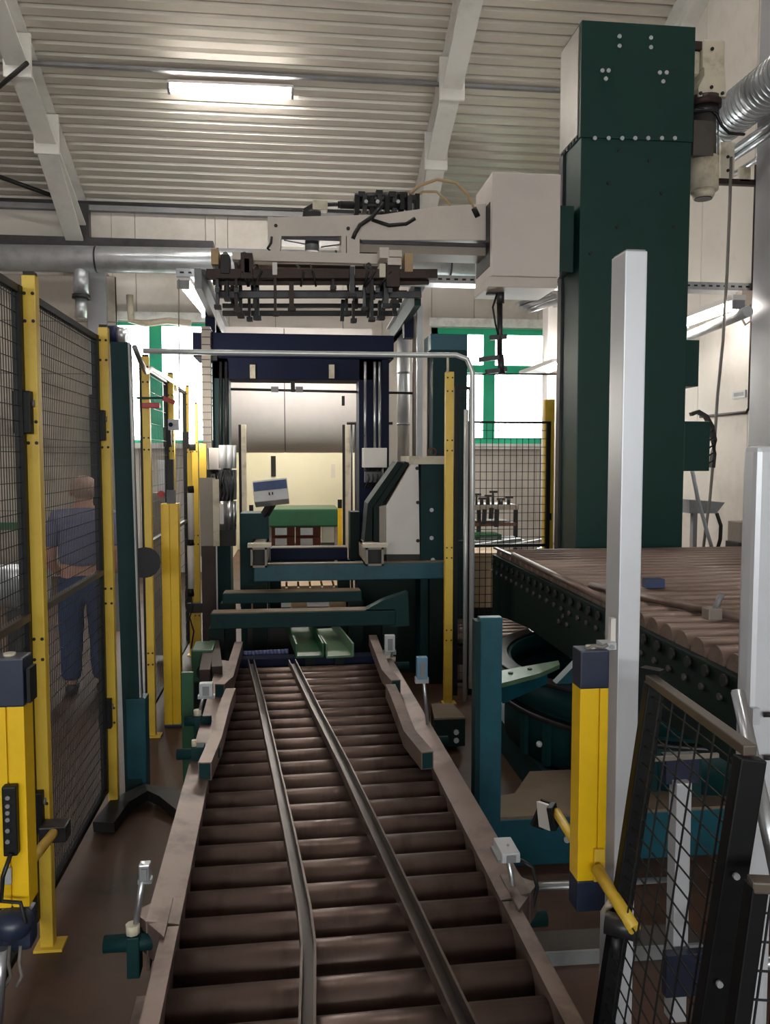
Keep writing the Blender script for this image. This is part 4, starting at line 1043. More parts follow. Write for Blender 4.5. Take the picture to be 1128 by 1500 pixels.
# right machine body with white cover
mb_ = thing('press_machine', 'dark teal machine body with slanted white cover right of the gantry', 'machine', (at(600, 900, 6.2).x, 6.4, 0))
BY = 6.1
def bp(px, py, Y=BY): return (at(px, py, Y).x, at(px, py, Y).z)
MB().prism([bp(613, 680), bp(615, 812), bp(566, 812), bp(566, 742), bp(602, 680)], 'y', BY, BY + .06).build('white_cover', 'white', mb_, bevel=.003)
MB().prism([bp(602, 678), bp(566, 740), bp(556, 742), bp(556, 814), bp(566, 812), bp(566, 742), bp(604, 680), bp(612, 678)], 'y', BY + .01, BY + .3).build('cover_edge', 'grey_brown', mb_)
MB().prism([bp(594, 676), bp(552, 738), bp(548, 742), bp(548, 806), bp(556, 806), bp(556, 745), bp(600, 678)], 'y', BY + .02, BY + .32).build('inner_plate', 'dark_green', mb_)
MB().prism([bp(584, 676), bp(540, 738), bp(534, 800), bp(546, 806), bp(547, 745), bp(592, 678)], 'y', BY + .06, BY + .36).build('inner_plate', 'dark_green', mb_)
e = R(616, 650, 680, 960, BY, .5); MB().box(e[0], e[1], BY, BY + .5, .0, e[5]).build('main_column', 'teal', mb_, bevel=.006)
MB().box(*R(600, 652, 668, 680, BY - .01, .5)).build('top_plate', 'cream', mb_)
MB().box(*R(566, 616, 812, 826, BY + .02, .3)).build('dark_gap', 'dark', mb_)
e = R(524, 616, 826, 960, BY + .25, .25); MB().box(e[0], e[1], BY + .25, BY + .5, 0, e[5]).build('rear_block', 'dark_green', mb_)
q = at(633, 668, BY + .1); 
b = MB(); b.tube([q + Vector((math.cos(a)*.03, 0, .03 + math.sin(a)*.03)) for a in [2*PI*k/12 for k in range(13)]], .007, 6); b.build('eye_bolt', 'rust', mb_)
for px, py in ((611, 686), (612, 736), (612, 792), (632, 747), (632, 788), (634, 820)): inst('bolt', BOLT_D if px < 620 else BOLT, mb_, at(px, py, BY))
MB().box(*R(513, 527, 750, 822, BY + .5, .2)).build('small_column', 'dark_green', mb_)
# teal column behind yellow post
t = thing('teal_cabinet', 'tall teal cabinet column behind the right yellow fence post', 'cabinet', (at(660, 800, 6.7).x, 6.8, 0))
e = R(634, 684, 512, 760, 6.7, .3); MB().box(e[0], e[1], 6.7, 7.0, 0, e[5]).build('body', 'teal', t, bevel=.005)
MB().box(*R(631, 685, 489, 513, 6.68, .34)).build('head', 'teal_blue', t, bevel=.005)
q = at(676, 684, 6.7); inst('bolt', BOLT_D, t, q)
# crossbeams (each can be lifted away)
def tbeam(px0, px1, py0, py1, Y, d, m_, label, tilt=0, feet=()):
    e = R(px0, px1, py0, py1, Y, d)
    t = thing('cross_beam', label, 'beam', ((e[0]+e[1])/2, Y, e[4]))
    MB().box(*e).build('beam', m_, t, bevel=.006)
    MB().box(e[0]+.01, e[1]-.01, e[2]+.01, e[3]-.01, e[5], e[5]+.006).build('worn_top', 'plate_dust', t)
    for f in feet:
        p = at(f, (py0+py1)/2, Y); MB().box(p.x-.05, p.x+.05, Y+.02, Y+d-.02, 0, e[4]).build('leg', 'dark_green', t)
    return t
tbeam(372, 655, 826, 850, 5.98, .11, 'teal_blue', 'upper teal cross beam in front of the gantry opening', feet=(380, 640))
tbeam(396, 509, 803, 821, 6.65, .16, 'navy', 'dark blue cross beam behind the upper teal beam', feet=(402, 504))
tbeam(326, 530, 868, 883, 5.75, .14, 'teal', 'middle dark teal cross beam below the pallet', feet=(333, 522))
t = tbeam(308, 580, 897, 919, 5.35, .14, 'teal', 'lowest teal cross beam just beyond the conveyor end', feet=(316, 572))
p = [bp(530, 897, 5.35), bp(562, 880, 5.35), bp(598, 868, 5.35), bp(600, 917, 5.35), bp(575, 919, 5.35)]
MB().prism(p, 'y', 5.36, 5.46).build('gusset', 'teal', t)
def stub(px0, px1, py0, py1, label):
    e = R(px0, px1, py0, py1, 5.75, .6); e = (*e[:4], at(450, 826, 5.98).z + .008, e[5])
    t = thing('square_tube', label, 'tube', ((e[0]+e[1])/2, 5.75, e[4]))
    w = .015
    MB().box(e[0], e[1], e[2], e[3], e[5]-w, e[5]).box(e[0], e[1], e[2], e[3], e[4], e[4]+w).box(e[0], e[0]+w, e[2], e[3], e[4], e[5]).box(e[1]-w, e[1], e[2], e[3], e[4], e[5]).build('wall', 'grey_brown', t)
    MB().box(e[0]+w, e[1]-w, e[2]+.1, e[2]+.12, e[4]+w, e[5]-w).build('inner_shade', 'dark', t)  # dark plate stands in for the shade inside the open tube
    MB().box(e[0]-.02, e[1]+.03, e[2]-.01, e[2]+.1, e[5], e[5]+.025).build('cap_plate', 'cream', t)
stub(367, 391, 802, 826, 'open square tube end under the tilted control panel')
stub(536, 562, 802, 827, 'open square tube end below the white machine cover')
# left pedestal with tilted control panel
t = thing('control_pedestal', 'dark teal pedestal carrying the tilted control panel', 'pedestal', (at(374, 860, 6.4).x, 6.4, 0))
e = R(352, 394, 752, 870, 6.4, .3); MB().box(e[0], e[1], 6.4, 6.7, 0, e[5]).build('body', 'teal', t, bevel=.006)
t = thing('control_console', 'tilted grey control panel box with blue screen strip on a thin arm', 'control panel', at(398, 742, 6.3))
q = at(397, 721, 6.3)
rot = Matrix.Translation(q) @ Matrix.Rotation(-.10, 4, 'Y') @ Matrix.Rotation(-.35, 4, 'X')
hb = MB().box(-.13, .13, -.06, .08, -.085, .085, rot).build('housing', 'grey_light', t, bevel=.006)
MB().box(-.125, .125, -.063, -.06, .0, .07, rot).build('screen', 'screen', hb)
for k in (-.012, .012): MB().box(k-.005, k+.005, -.064, -.06, -.04, -.02, rot).build('button', 'dark', hb)
MB().box(-.13, .13, .08, .10, .0, .1, rot).build('hood', 'grey_brown', hb)
MB().bar(at(398, 738, 6.36), at(388, 754, 6.42), .05, .05).build('arm', 'dark_steel', t)
# chutes and chain behind the conveyor end
def chute(pix, w, label, m_):
    pts = [az(x, y, .5) for x, y in pix]
    t = thing('metal_chute', label, 'chute', pts[0] - Vector((0, 0, .1)))
    MB().rtube(pts, w, .012).build('bed', m_, t)
    for s in (-1, 1): MB().rtube([p + Vector((s*w/2, 0, .04)) for p in pts], .01, .08).build('side', m_, t)
    MB().box(pts[0].x-.03, pts[0].x+.03, pts[0].y+.02, pts[0].y+.08, 0, .49).build('leg', 'dark_green', t)
chute([(498, 962), (470, 922)], .16, 'pale green metal chute behind the conveyor end', 'green_light')
chute([(454, 962), (436, 920)], .16, 'dark green metal chute with a bright spot behind the conveyor end', 'green')
t = thing('drive_chain', 'bluish steel chain strip across the conveyor end', 'chain', at(389, 957, 5.15))
cm = MB().cyl((-.012, 0, 0), (.012, 0, 0), .02, 8).mesh('chain_link', 'blue_chain')
p, q = at(360, 958, 5.15), at(420, 955, 5.15)
for k in range(12): inst('chain_link', cm, t, p + (q - p) * k / 11)
MB().bar(p + Vector((0, .03, -.02)), q + Vector((0, .03, -.02)), .02, .03).build('backing_bar', 'navy', t)
single('end_beam', MB().box(*R(345, 560, 963, 976, 4.98, .1)), 'navy', 'dark blue end beam closing the conveyor below the chutes', 'beam', bevel=.004)
for pts, lb in (([(300, 990), (306, 950)], 'short brown steel arm left of the conveyor end'), ([(318, 985), (314, 945)], 'second brown steel arm left of the conveyor end')):
    single('steel_lever', MB().bar(az(*pts[0], .5), az(*pts[1], .5), .06, .07), 'rust_dark', lb, 'arm', bevel=.004)
t = thing('green_gearbox', 'small dark green gearbox left of the conveyor end', 'gearbox', at(290, 985, 4.9))
MB().box(*R(280, 312, 952, 1000, 4.95, .25)).build('housing', 'green', t, bevel=.01)
MB().cyl(at(300, 985, 4.95), at(300, 985, 4.87), .05, 14).build('flange', 'dark_green', t)
MB().box(*R(282, 308, 1000, 1060, 5.0, .15)[:4], 0, at(290, 1000, 5.0).z).build('foot', 'dark_green', t)

# ================================================================== RIGHT YELLOW POST AND BACKGROUND FENCE
PYr = 5.5
pxr = at(657, 800, PYr).x
fence_post(pxr, PYr, 'tall yellow fence post in the middle right of the machine body', 2.28, .055)
def mesh_panel_x(x0, x1, y, z0, z1, zm, label, vs, hs, r=.003):
    t = thing('mesh_fence', label, 'fence panel', ((x0+x1)/2, y, 0), 0, 'black wire fence panels')
    for xx in (x0, x1): MB().box(xx-.016, xx+.016, y-.016, y+.016, 0, z1).build('frame_upright', 'black', t)
    for zz_ in (z0, z1 - .01): MB().box(x0, x1, y-.012, y+.012, zz_-.01, zz_+.01).build('frame_rail', 'black', t)
    MB().box(x0, x1, y-.014, y+.014, zm-.014, zm+.014).build('middle_rail', 'black', t)
    b = MB()
    k = x0 + vs
    while k < x1: b.box(k-r, k+r, y-r, y+r, z0, z1); k += vs
    k = z0 + hs
    while k < z1: b.box(x0, x1, y+r, y+3*r, k-r, k+r); k += hs
    b.build('wire_mesh', 'black_wire', t, kind='stuff')
    return t
FYb = 7.3
mesh_panel_x(at(668, 700, 5.7).x, at(690, 700, 5.7).x, 5.7, .1, 2.2, 1.1, 'narrow black mesh fence strip right behind the yellow post', .03, .06, .0015)
mesh_panel_x(at(668, 700, FYb).x, at(803, 700, FYb).x, FYb, .15, at(740, 617, FYb).z, at(740, 799, FYb).z, 'wide black wire mesh fence below the right green window', .056, .075, .0028)
single('fence_rail', MB().tube([at(668, 620, FYb), at(668, 548, FYb), at(832, 548, FYb)], .008, 8), 'black', 'thin dark rail crossing in front of the right green window', 'rail')
t = thing('fence_post', 'yellow post glowing in front of the bright window beside the mast', 'fence post', (at(804, 700, 7.4).x, 7.4, 0), 0, 'yellow fence posts')
e = R(797, 811, 585, 900, 7.4, .05); MB().box(e[0], e[1], 7.4, 7.46, .0, e[5]).build('post', 'yellow_post', t, bevel=.004)
MB().box(*R(800, 808, 752, 762, 7.38, .03)).build('clamp', 'black', t)
# things behind that fence
t = thing('workbench', 'steel workbench with shelf behind the wire mesh fence', 'workbench', (at(725, 800, 9.0).x, 9.0, 0))
e = R(672, 760, 740, 747, 9.0, .6); MB().box(*e).build('bench_top', 'grey_brown', t)
MB().box(*R(668, 757, 766, 771, 9.0, .6)).build('shelf', 'rust', t)
for px in (675, 702, 756): 
    q = at(px, 780, 9.05); MB().box(q.x-.02, q.x+.02, 9.05, 9.1, 0, e[4]).build('leg', 'dark', t)
for k, (px, h_, w) in enumerate(((683, 12, 5), (698, 16, 4), (706, 10, 6), (715, 14, 6), (722, 20, 5), (733, 9, 10), (745, 12, 6))):
    q = at(px, 740, 9.1)
    s = h_ * 9.1 / 1200
    t = thing('bench_tool', ['short dark vice leftmost on the workbench', 'tall thin dark clamp on the workbench', 'squat dark tool block on the workbench', 'dark pump head on the workbench', 'tallest dark tool standing on the workbench', 'long low dark fitting on the workbench', 'rightmost dark tool on the workbench'][k], 'tool', q, 0, 'tools on the workbench')
    MB().cyl(q, q + Vector((0, 0, s)), w/2*9/1200, 10, r2=w/3*9/1200).build('body', 'dark', t)
    MB().bar(q + Vector((-.04, 0, s)), q + Vector((.05, 0, s)), .03, .025).build('handle', 'rust_dark', t)
for k, (px, y0, y1) in enumerate(((710, 746, 768), (720, 744, 760), (728, 746, 772))):
    p, q = at(px, y0, 8.98), at(px - 1, y1, 8.98)
    single('hanging_strap', MB().bar(p, q, .05, .02, (0, 1, 0)), 'dark', ['left dark strap hanging from the workbench', 'middle dark strap hanging from the workbench', 'right dark strap hanging from the workbench'][k], 'strap')
e = R(697, 735, 783, 792, 8.6, .3)
t = thing('green_toolbox', 'flat green tool box on the low stand behind the mesh fence', 'toolbox', at(716, 792, 8.6))
MB().box(*e).build('body', 'green', t, bevel=.005)
MB().box(e[0]+.05, e[1]-.05, e[2]-.01, e[2], e[4]+.02, e[4]+.04).build('latch', 'grey', t)
t = thing('low_stand', 'low grey stand under the green tool box behind the fence', 'stand', (at(722, 800, 8.6).x, 8.7, 0))
e = R(670, 770, 792, 802, 8.55, .5); MB().box(*e).build('top', 'grey_light', t)
for px in (675, 765): 
    q = at(px, 800, 8.6); MB().box(q.x-.03, q.x+.03, 8.6, 8.66, 0, e[4]).build('leg', 'grey', t)
for k, (p, q) in enumerate((((690, 800), (762, 790)), ((700, 808), (800, 790)), ((742, 798), (826, 812)), ((760, 818), (810, 796)))):
    single('scrap_bar', MB().bar(at(*p, 7.9 + .15*k), at(*q, 8.1 + .15*k), .04, .03), ('steel', 'grey_light', 'duct_white', 'galv')[k], ['bright steel bar leaning lowest behind the mesh fence', 'long bright bar leaning behind the mesh fence', 'white bar sloping down right behind the mesh fence', 'short galvanised bar behind the table corner'][k], 'bar')
e = R(780, 795, 806, 816, 8.2, .2)
single('blue_bag', MB().box(*e), 'sensor', 'small blue bundle behind the far corner of the roller table', 'bundle', bevel=.02)
t = thing('beige_crate', 'beige carton box behind the mesh fence left of the roller table', 'box', (at(705, 850, 7.6).x, 7.8, .3))
e = R(668, 742, 810, 890, 7.6, .5); MB().box(*e).build('carton', 'beige', t, bevel=.006)
MB().box(e[0]+.01, e[1]-.01, e[2]-.003, e[2], e[5]-.05, e[5]-.03).build('tape', 'wood', t)
MB().box(e[0]-.05, e[1]+.05, e[2]-.03, e[3]+.05, 0, e[4]).build('base_frame', 'dark', t)

# ================================================================== BEHIND THE GANTRY
t = thing('wood_pallet', 'pale wooden pallet lying behind the middle teal beam', 'pallet', at(440, 866, 7.3))
pz = at(440, 858, 7.4).z
for k in range(7):
    x = at(387, 858, 7.4).x + k * .105
    MB().box(x, x + .085, 7.25, 8.1, pz, pz + .022).build('deck_board', 'wood', t)
for yy in (7.27, 7.65, 8.02): MB().box(at(387, 858, 7.4).x, at(500, 858, 7.4).x, yy, yy + .08, pz - .1, pz).build('stringer', 'wood', t)
beam_top = at(440, 899, 6.12).z
single('block_shelf', MB().box(at(362, 890, 6.12).x, at(518, 890, 6.12).x, 6.1, 6.34, 0, beam_top), 'dark', 'dark shelf under the three brown wooden blocks', 'shelf', bevel=.005)
for k, px in enumerate((378, 436, 493)):
    e = R(px - 10, px + 14, 880, 899, 6.12, .16); e = (*e[:4], beam_top, e[5])
    single('wood_block', MB().box(*e), 'wood', ['left brown wooden block between the two lower teal beams', 'middle brown wooden block between the two lower teal beams', 'right brown wooden block between the two lower teal beams'][k], 'block', bevel=.006, group='wooden blocks')
single('wood_strip', MB().bar(at(490, 879, 6.2), at(520, 878, 6.2), .08, .02), 'wood', 'thin wooden strip lying over the right brown block', 'strip')
single('support_table', MB().box(at(400, 890, 7.0).x, at(510, 890, 7.0).x, 6.9, 8.2, .0, pz - .101), 'dark', 'dark low support table under the wooden blocks and pallet', 'table', bevel=.01)
# green machine and brick stacks in the doorway
t = thing('packing_machine', 'green packing machine hood in the bright doorway', 'machine', at(450, 870, 10.2))
MB().box(*R(392, 497, 746, 772, 10.0, .9)).build('hood', 'green', t, bevel=.02)
for px in (394, 494): 
    q = at(px, 800, 10.05); MB().box(q.x-.03, q.x+.03, 10.05, 10.15, 0, at(450, 770, 10).z).build('leg', 'grey_brown', t)
for i, (a, b_) in enumerate(((396, 432), (433, 470))):
    for j, (c, d) in enumerate(((771, 786), (786.5, 801))):
        e = R(a, b_, c, d, 10.3, .4)
        st = single('brick_stack', MB().box(*e), 'brick', [['upper left', 'lower left'], ['upper right', 'lower right']][i][j] + ' red brick stack wrapped in shiny film under the green machine', 'brick stack', bevel=.01, group='brick stacks')
        MB().box(e[0]+.06, e[1]-.1, e[2]-.006, e[2]-.001, e[4]+.02, e[5]-.02).build('film_glint', 'duct_white', st)  # pale plate stands in for light reflected by the wrapping film
single('stack_table', MB().box(at(392, 805, 10.3).x, at(500, 805, 10.3).x, 10.25, 10.85, 0, at(450, 801.5, 10.3).z), 'dark_green', 'dark table under the wrapped brick stacks', 'table', bevel=.01)
e = R(471, 495, 770, 800, 10.9, .1); single('pale_sheet', MB().box(e[0], e[1], e[2], e[3], .0, e[5]), 'cream_wall', 'pale yellow panel right of the brick stacks', 'panel')
for k, px in enumerate((368, 498)):
    t = thing('bollard', ['left', 'right'][k] + ' short yellow and black bollard beside the green machine', 'bollard', (at(px, 760, 9.6).x, 9.6, 0), 0, 'bollards')
    e = R(px - 3, px + 3, 740 - k*8, 760, 9.6, .06)
    MB().box(e[0], e[1], 9.6, 9.66, 0, e[5] - .1).build('post', 'yellow', t); MB().box(e[0], e[1], 9.6, 9.66, e[5]-.1, e[5]).build('top', 'black', t)
for k, px in enumerate((358, 510)):
    t = thing('door_post', ['left', 'right'][k] + ' pale steel door post in the gantry opening', 'post', (at(px, 800, 9.4).x, 9.4, 0), 0, 'door posts')
    e = R(px - 4, px + 3, 622, 800, 9.4, .08); MB().box(e[0], e[1], 9.4, 9.48, 0, e[5]).build('post', 'cream', t, bevel=.004)
    MB().box(e[0]-.03, e[0], 9.42, 9.46, 0, e[5]).build('gasket', 'dark', t)
t = thing('guard_rail', 'thin black rail frame right of the doorway behind the gantry', 'rail', (at(518, 700, 9.3).x, 9.3, 0))
MB().cyl(at(508, 620, 9.3), at(575, 620, 9.3), .016, 8).build('top_rail', 'black', t)
for px in (515, 521): 
    q = at(px, 620, 9.3); MB().cyl(q, (q.x, q.y, 0), .012, 8).build('upright', 'dark_steel', t)
# slots in the cream wall
for k, (e, m_) in enumerate(((R(397, 404, 668, 698, YB + 2.98, .02), 'dark'), (R(485, 491, 680, 700, YB + 2.98, .02), 'white'))):
    MB().box(*e).build('wall_slot', m_, wi)

# ================================================================== LEFT BACKGROUND MACHINERY
single('green_rail', MB().box(*R(-120, 58, 766, 777, 7.6, .06)), 'green', 'green horizontal rail behind the nearest mesh fence panel', 'rail')
t = thing('silver_drum', 'horizontal silver drum behind the nearest mesh fence panel', 'drum', at(-20, 900, 6.6))
MB().cyl(at(-180, 862, 6.6), at(66, 858, 6.6), .17, 24).build('drum', 'galv', t)
for px in (-100, 20):
    q = at(px, 870, 6.6); MB().box(q.x-.04, q.x+.04, 6.55, 6.65, 0, q.z-.12).build('stand', 'dark_steel', t)
t = thing('door_surround', 'dark door frame on the partition right behind the man', 'door frame', (at(150, 700, 12.0).x, 12.0, 0))
MB().box(*R(134, 139, 578, 900, 12.0, .08)[:4], 0, at(136, 578, 12.0).z).build('jamb', 'dark', t)
MB().box(*R(134, 172, 578, 583, 12.0, .08)).build('lintel', 'dark', t)
MB().box(*R(140, 172, 583, 900, 12.05, .03)[:4], 0, at(150, 583, 12.05).z).build('leaf', 'wall', t)
single('wall_pole', MB().cyl(at(146, 588, 11.95), az(146, 850, 0.0), .035, 8), 'hose', 'brown pole leaning on the pale door above the man', 'pole')

# ================================================================== RIGHT WALL: LAMP, DUCTS, PIPES
XW = XR - .5
def fluoro(p, q, label, w=.12, h=.10, m_='tube_light', upn=(0, 0, 1)):
    p, q = Vector(p), Vector(q); t = thing('fluorescent_lamp', label, 'lamp', (p + q)/2, 0, 'fluorescent lamps')
    u = Vector(upn)
    MB().bar(p + u*.05, q + u*.05, w, .05, upn).build('housing', 'white', t, bevel=.004)
    d = (q - p).normalized()
    MB().cyl(p + d*.02, q - d*.02, .042, 14).build('diffuser', m_, t)
    for a in (p, q - d*.03): MB().bar(a, a + d*.03, w*.9, .1, upn).build('end_cap', 'grey', t)
    return t
UPN = Vector((0, -SL, -1)).normalized() * -1
p, q = roof_hit(246, 119), roof_hit(430, 127)
n_ = Vector((0, SL, 1)).normalized()
fluoro(p - n_*.10, q - n_*.10, 'glowing fluorescent lamp on the corrugated ceiling at upper left', upn=n_)
p, q = ax(1000, 474, XW), ax(1083, 444, XW)
fluoro(p, q, 'glowing fluorescent lamp along the right wall beside the mast', m_='tube_wall')
MB().bar((p + q)/2 + Vector((0, 0, .06)), Vector((XR, ((p + q)/2).y, ((p + q)/2).z + .06)), .03, .02).build('bracket', 'grey', bpy.data.objects['fluorescent_lamp.001'])
p, q = ax(1010, 492, XW + .05), ax(1096, 456, XW + .05)
t = thing('conduit', 'shiny conduit running just below the right wall lamp', 'conduit', (p + q)/2)
MB().cyl(p, q, .05, 14).build('pipe', 'duct_white', t)
# more lamps of the hall, further up the roof and behind the viewer
for X_, Y_, lb in ((-1.6, 6.0, 'fluorescent lamp high on the roof above the fence'), (2.6, 6.0, 'fluorescent lamp high on the roof above the roller table'), (-3.6, 7.2, 'fluorescent lamp on the roof beyond the left roof beam')):
    z_ = roofz(Y_) - .15
    fluoro((X_ - .75, Y_, z_), (X_ + .75, Y_, z_), lb, upn=n_)
fluoro(at(268, 415, 7.6), at(303, 459, 9.05), 'lit fluorescent lamp running back from the left end of the cable tray', m_='tube_wall')
single('hanging_cable', MB().tube([at(262, 409, 7.55), at(262, 480, 7.56), at(263, 560, 7.56), at(262, 625, 7.56)], .006, 6), 'cable', 'thin cable hanging from the left end of the cable tray', 'cable')
# lamp behind the hood, lighting the doorway room
fluoro((hx0 + .4, YB + 1.2, 3.4), (hx1 - .4, YB + 1.2, 3.4), 'fluorescent lamp in the room behind the bright doorway', m_='tube_soft')
fill_lamp = fluoro(at(360, 522, 9.3), at(505, 524, 9.3), 'added lamp hidden behind the gantry beam to brighten the pale hood')  # lamp added out of sight to brighten the hood front
for px in (380, 485): MB().bar(at(px, 523, 9.3) + Vector((0, 0, .06)), Vector((at(px, 523, 9.3).x, hY + .06, at(px, 523, 9.3).z + .06)), .03, .02).build('bracket', 'grey', fill_lamp)
fluoro((hx0 + .4, YB + 2.2, 3.4), (hx1 - .4, YB + 2.2, 3.4), 'second lamp added to brighten the cream wall behind the doorway', m_='tube_soft')  # added to strengthen the light on the cream wall
# lamp glimpse between window and mast
t = thing('fluorescent_lamp', 'end-on bright lamp between right window and mast', 'lamp', at(815, 540, 8.6), 0, 'fluorescent lamps')
p, q = at(812, 537, 8.2), at(800, 542, 9.4)
MB().cyl(p, q, .04, 12).build('diffuser', 'tube_light', t)
MB().box(min(p.x, q.x)-.03, max(p.x, q.x)+.05, p.y, q.y, p.z+.035, p.z+.08).build('housing', 'white', t)
# steel column at right edge
e = ax(1106, 300, XR - .35)
t = thing('building_column', 'tall grey steel building column at the right picture edge', 'column', (XR - .15, e.y, 0))
MB().box(XR - .35, XR - .02, e.y - .35, e.y, 0, roofz(e.y)).build('column', 'column', t, bevel=.006)
MB().box(XR - .4, XR - .02, e.y - .4, e.y + .05, 0, .02).build('base_plate', 'column', t)
# big duct and parallel pipes along the right wall
XD = XR - .6
def wall_tube(pix0, pix1, X, r, label, m_, rings=0, n=20, cat='pipe', nm='wall_pipe'):
    p, q = ax(*pix0, X), ax(*pix1, X)
    z = (p.z + q.z)/2; p.z = q.z = z if False else p.z
    q.z = p.z
    t = thing(nm, label, cat, (p + q)/2)
    MB().cyl(p, q, r, n).build('pipe', m_, t)
    if rings:
        duct_ring((t, m_), p, q, r, rings, .0025)
    return t, p, q
# p = far end, q = near end (toward the camera)
wall_tube((1062, 175), (1160, 80), XR - .7, .17, 'large spiral silver duct at the upper right picture edge', 'galv', 16, 28, 'duct', 'ventilation_duct')
wall_tube((1055, 205), (1160, 128), XR - .45, .07, 'pale wrapped pipe just below the large right duct', 'duct_white', 14, 14)
wall_tube((1072, 222), (1160, 158), XR - .4, .035, 'upper thin shiny pipe under the right duct', 'steel')
wall_tube((1075, 232), (1160, 172), XR - .35, .03, 'middle thin shiny pipe under the right duct', 'steel')
wall_tube((1060, 265), (1160, 200), XR - .3, .025, 'lowest thin shiny pipe under the right duct', 'steel')
t = thing('pipe_hanger', 'cream bracket plate carrying the right wall pipes', 'bracket', ax(1065, 265, XR - .3))
MB().box(*R(1056, 1076, 208, 262, 7.0, .03)).build('plate', 'cream', t, bevel=.004)
MB().box(*R(1050, 1110, 262, 270, 7.0, .05)).build('angle', 'rust_dark', t)
for py in (230, 250): inst('bolt', BOLT_D, t, at(1066, py, 7.0))
MB().box(*R(1084, 1100, 244, 266, 7.0, .04)).build('lamp_bracket', 'cream', t, bevel=.004)
# conduit on right wall
t = thing('conduit', 'thin brown conduit bending along the right wall below the lamp', 'conduit', ax(1065, 603, XR - .02))
cY = ax(1100, 500, XR - .03)
MB().tube([Vector((cY.x, cY.y, ax(1100, 246, XR-.03).z)), Vector((cY.x, cY.y, ax(1100, 597, XR-.03).z)), Vector((cY.x, cY.y + .04, ax(1100, 603, XR-.03).z)), Vector((cY.x, ax(1026, 603, XR-.03).y, ax(1100, 603, XR-.03).z))], .014, 8).build('pipe', 'rust_dark', t)
MB().bar(ax(1097, 592, XR - .02), ax(1112, 592, XR - .02), .02, .012).build('clip', 'dark_steel', t)
t = thing('hanging_cable', 'long grey cable hanging down the right wall beside the mast', 'cable', at(1038, 812, 7.2))
MB().tube([at(1071, 230, 7.0), at(1069, 300, 7.0), at(1065, 400, 7.0), at(1059, 500, 7.05), at(1051, 580, 7.05), at(1046, 660, 7.1), at(1040, 730, 7.1), at(1033, 780, 7.15), at(1029, 815, 7.2)], .014, 8).build('cable', 'cable', t)
single('hanging_cable', MB().tube([at(1014, 690, 6.65), at(1022, 730, 6.8), at(1036, 780, 7.0), at(1046, 812, 7.1)], .018, 8), 'grey_light', 'pale grey hose slanting down from the mast control box', 'hose')
single('hanging_cable', MB().tube([at(1050, 752, 7.3), at(1056, 770, 7.3), at(1055, 790, 7.3), at(1048, 815, 7.3)], .018, 8), 'cable_black', 'short black cable hanging from the wall bracket shelf', 'cable')
t = thing('wall_sign', 'small grey lettered plate on the right wall', 'sign', ax(1083, 576, XR - .01))
a_, b_ = ax(1073, 579, XR - .012), ax(1092, 573, XR - .012)
MB().box(XR - .014, XR - .002, min(a_.y, b_.y), max(a_.y, b_.y), a_.z - .035, a_.z + .035).build('plate', 'grey_light', t)
MB().box(XR - .016, XR - .014, min(a_.y, b_.y)+.03, max(a_.y, b_.y)-.03, a_.z - .018, a_.z + .018).build('print_band', 'grey', t)
for k, (pa, pb) in enumerate(((1087, 1106), (1108, 1124))):
    t = thing('junction_box', ['left', 'right'][k] + ' grey junction box with looped cable on the cable tray near the right lamp', 'junction box', at((pa+pb)/2, 448, 7.42), 0, 'junction boxes on the tray')
    MB().box(*R(pa, pb, 425, 448, 7.42, .12)).build('box', 'grey_brown', t, bevel=.006)
    px = pa + 1
    MB().tube([at(px, 446, 7.42), at(px - 4, 462, 7.4), at(px + 4, 476, 7.4), at(px + 12, 470, 7.4), at(px + 12, 446, 7.42)], .012, 6).build('cable_loop', 'cable', t)
t = thing('wall_bracket', 'grey sheet shelf bracket behind the mast at table height', 'bracket', at(1035, 755, 7.3))
MB().prism([(at(1010, 732, 7.3).x, at(1010, 732, 7.3).z), (at(1062, 736, 7.3).x, at(1062, 736, 7.3).z), (at(1050, 752, 7.3).x, at(1050, 752, 7.3).z), (at(1010, 752, 7.3).x, at(1010, 752, 7.3).z)], 'y', 7.3, 7.55).build('tray', 'grey', t)
e = R(1014, 1020, 752, 900, 7.35, .06); MB().box(e[0], e[1], e[2], e[3], 0, at(1014, 752, 7.35).z).build('stand', 'grey', t)
t = thing('switch_box', 'dark grey switch box on the wall beside the right aluminium post', 'switch box', at(1095, 815, 6.6))
MB().box(*R(1084, 1110, 765, 795, 6.6, .2)).build('box', 'grey_brown', t, bevel=.006)
MB().cyl(at(1094, 764, 6.68), at(1094, 757, 6.68), .03, 10).build('knob', 'dark', t)
e = R(1082, 1112, 795, 815, 6.6, .22); MB().box(e[0], e[1], e[2], e[3], 0, e[5]).build('base', 'dark_steel', t, bevel=.006)
e = R(1056, 1072, 805, 815, 6.3, .1)
single('white_box', MB().box(e[0], e[1], e[2], e[3], 0, e[5]), 'white', 'small white box behind the roller table right of the mast', 'box', bevel=.005)
t = thing('hanging_hook', 'dark jointed hook hanging below the white carriage box', 'hook', at(733, 545, 6.25))
for a, b_, r in (((733, 425), (733, 445), .03), ((732, 445), (732, 520), .022), ((733, 520), (735, 548), .026)):
    MB().cyl(at(*a, 6.25), at(*b_, 6.25), r, 10).build('shank', 'dark_steel', t)
for a, b_ in (((718, 495), (742, 493)), ((702, 527), (734, 523)), ((712, 545), (742, 541))): MB().bar(at(*a, 6.25), at(*b_, 6.25), .04, .035).build('crossbar', 'dark_steel', t)
MB().bar(at(722, 424, 6.25), at(722, 432, 6.25), .1, .04, (0, 1, 0)).build('mount', 'dark', t)
MB().tube([at(728, 430, 6.22), at(722, 450, 6.2), at(726, 475, 6.2), at(730, 490, 6.22)], .008, 6).build('cable', 'cable_black', t)
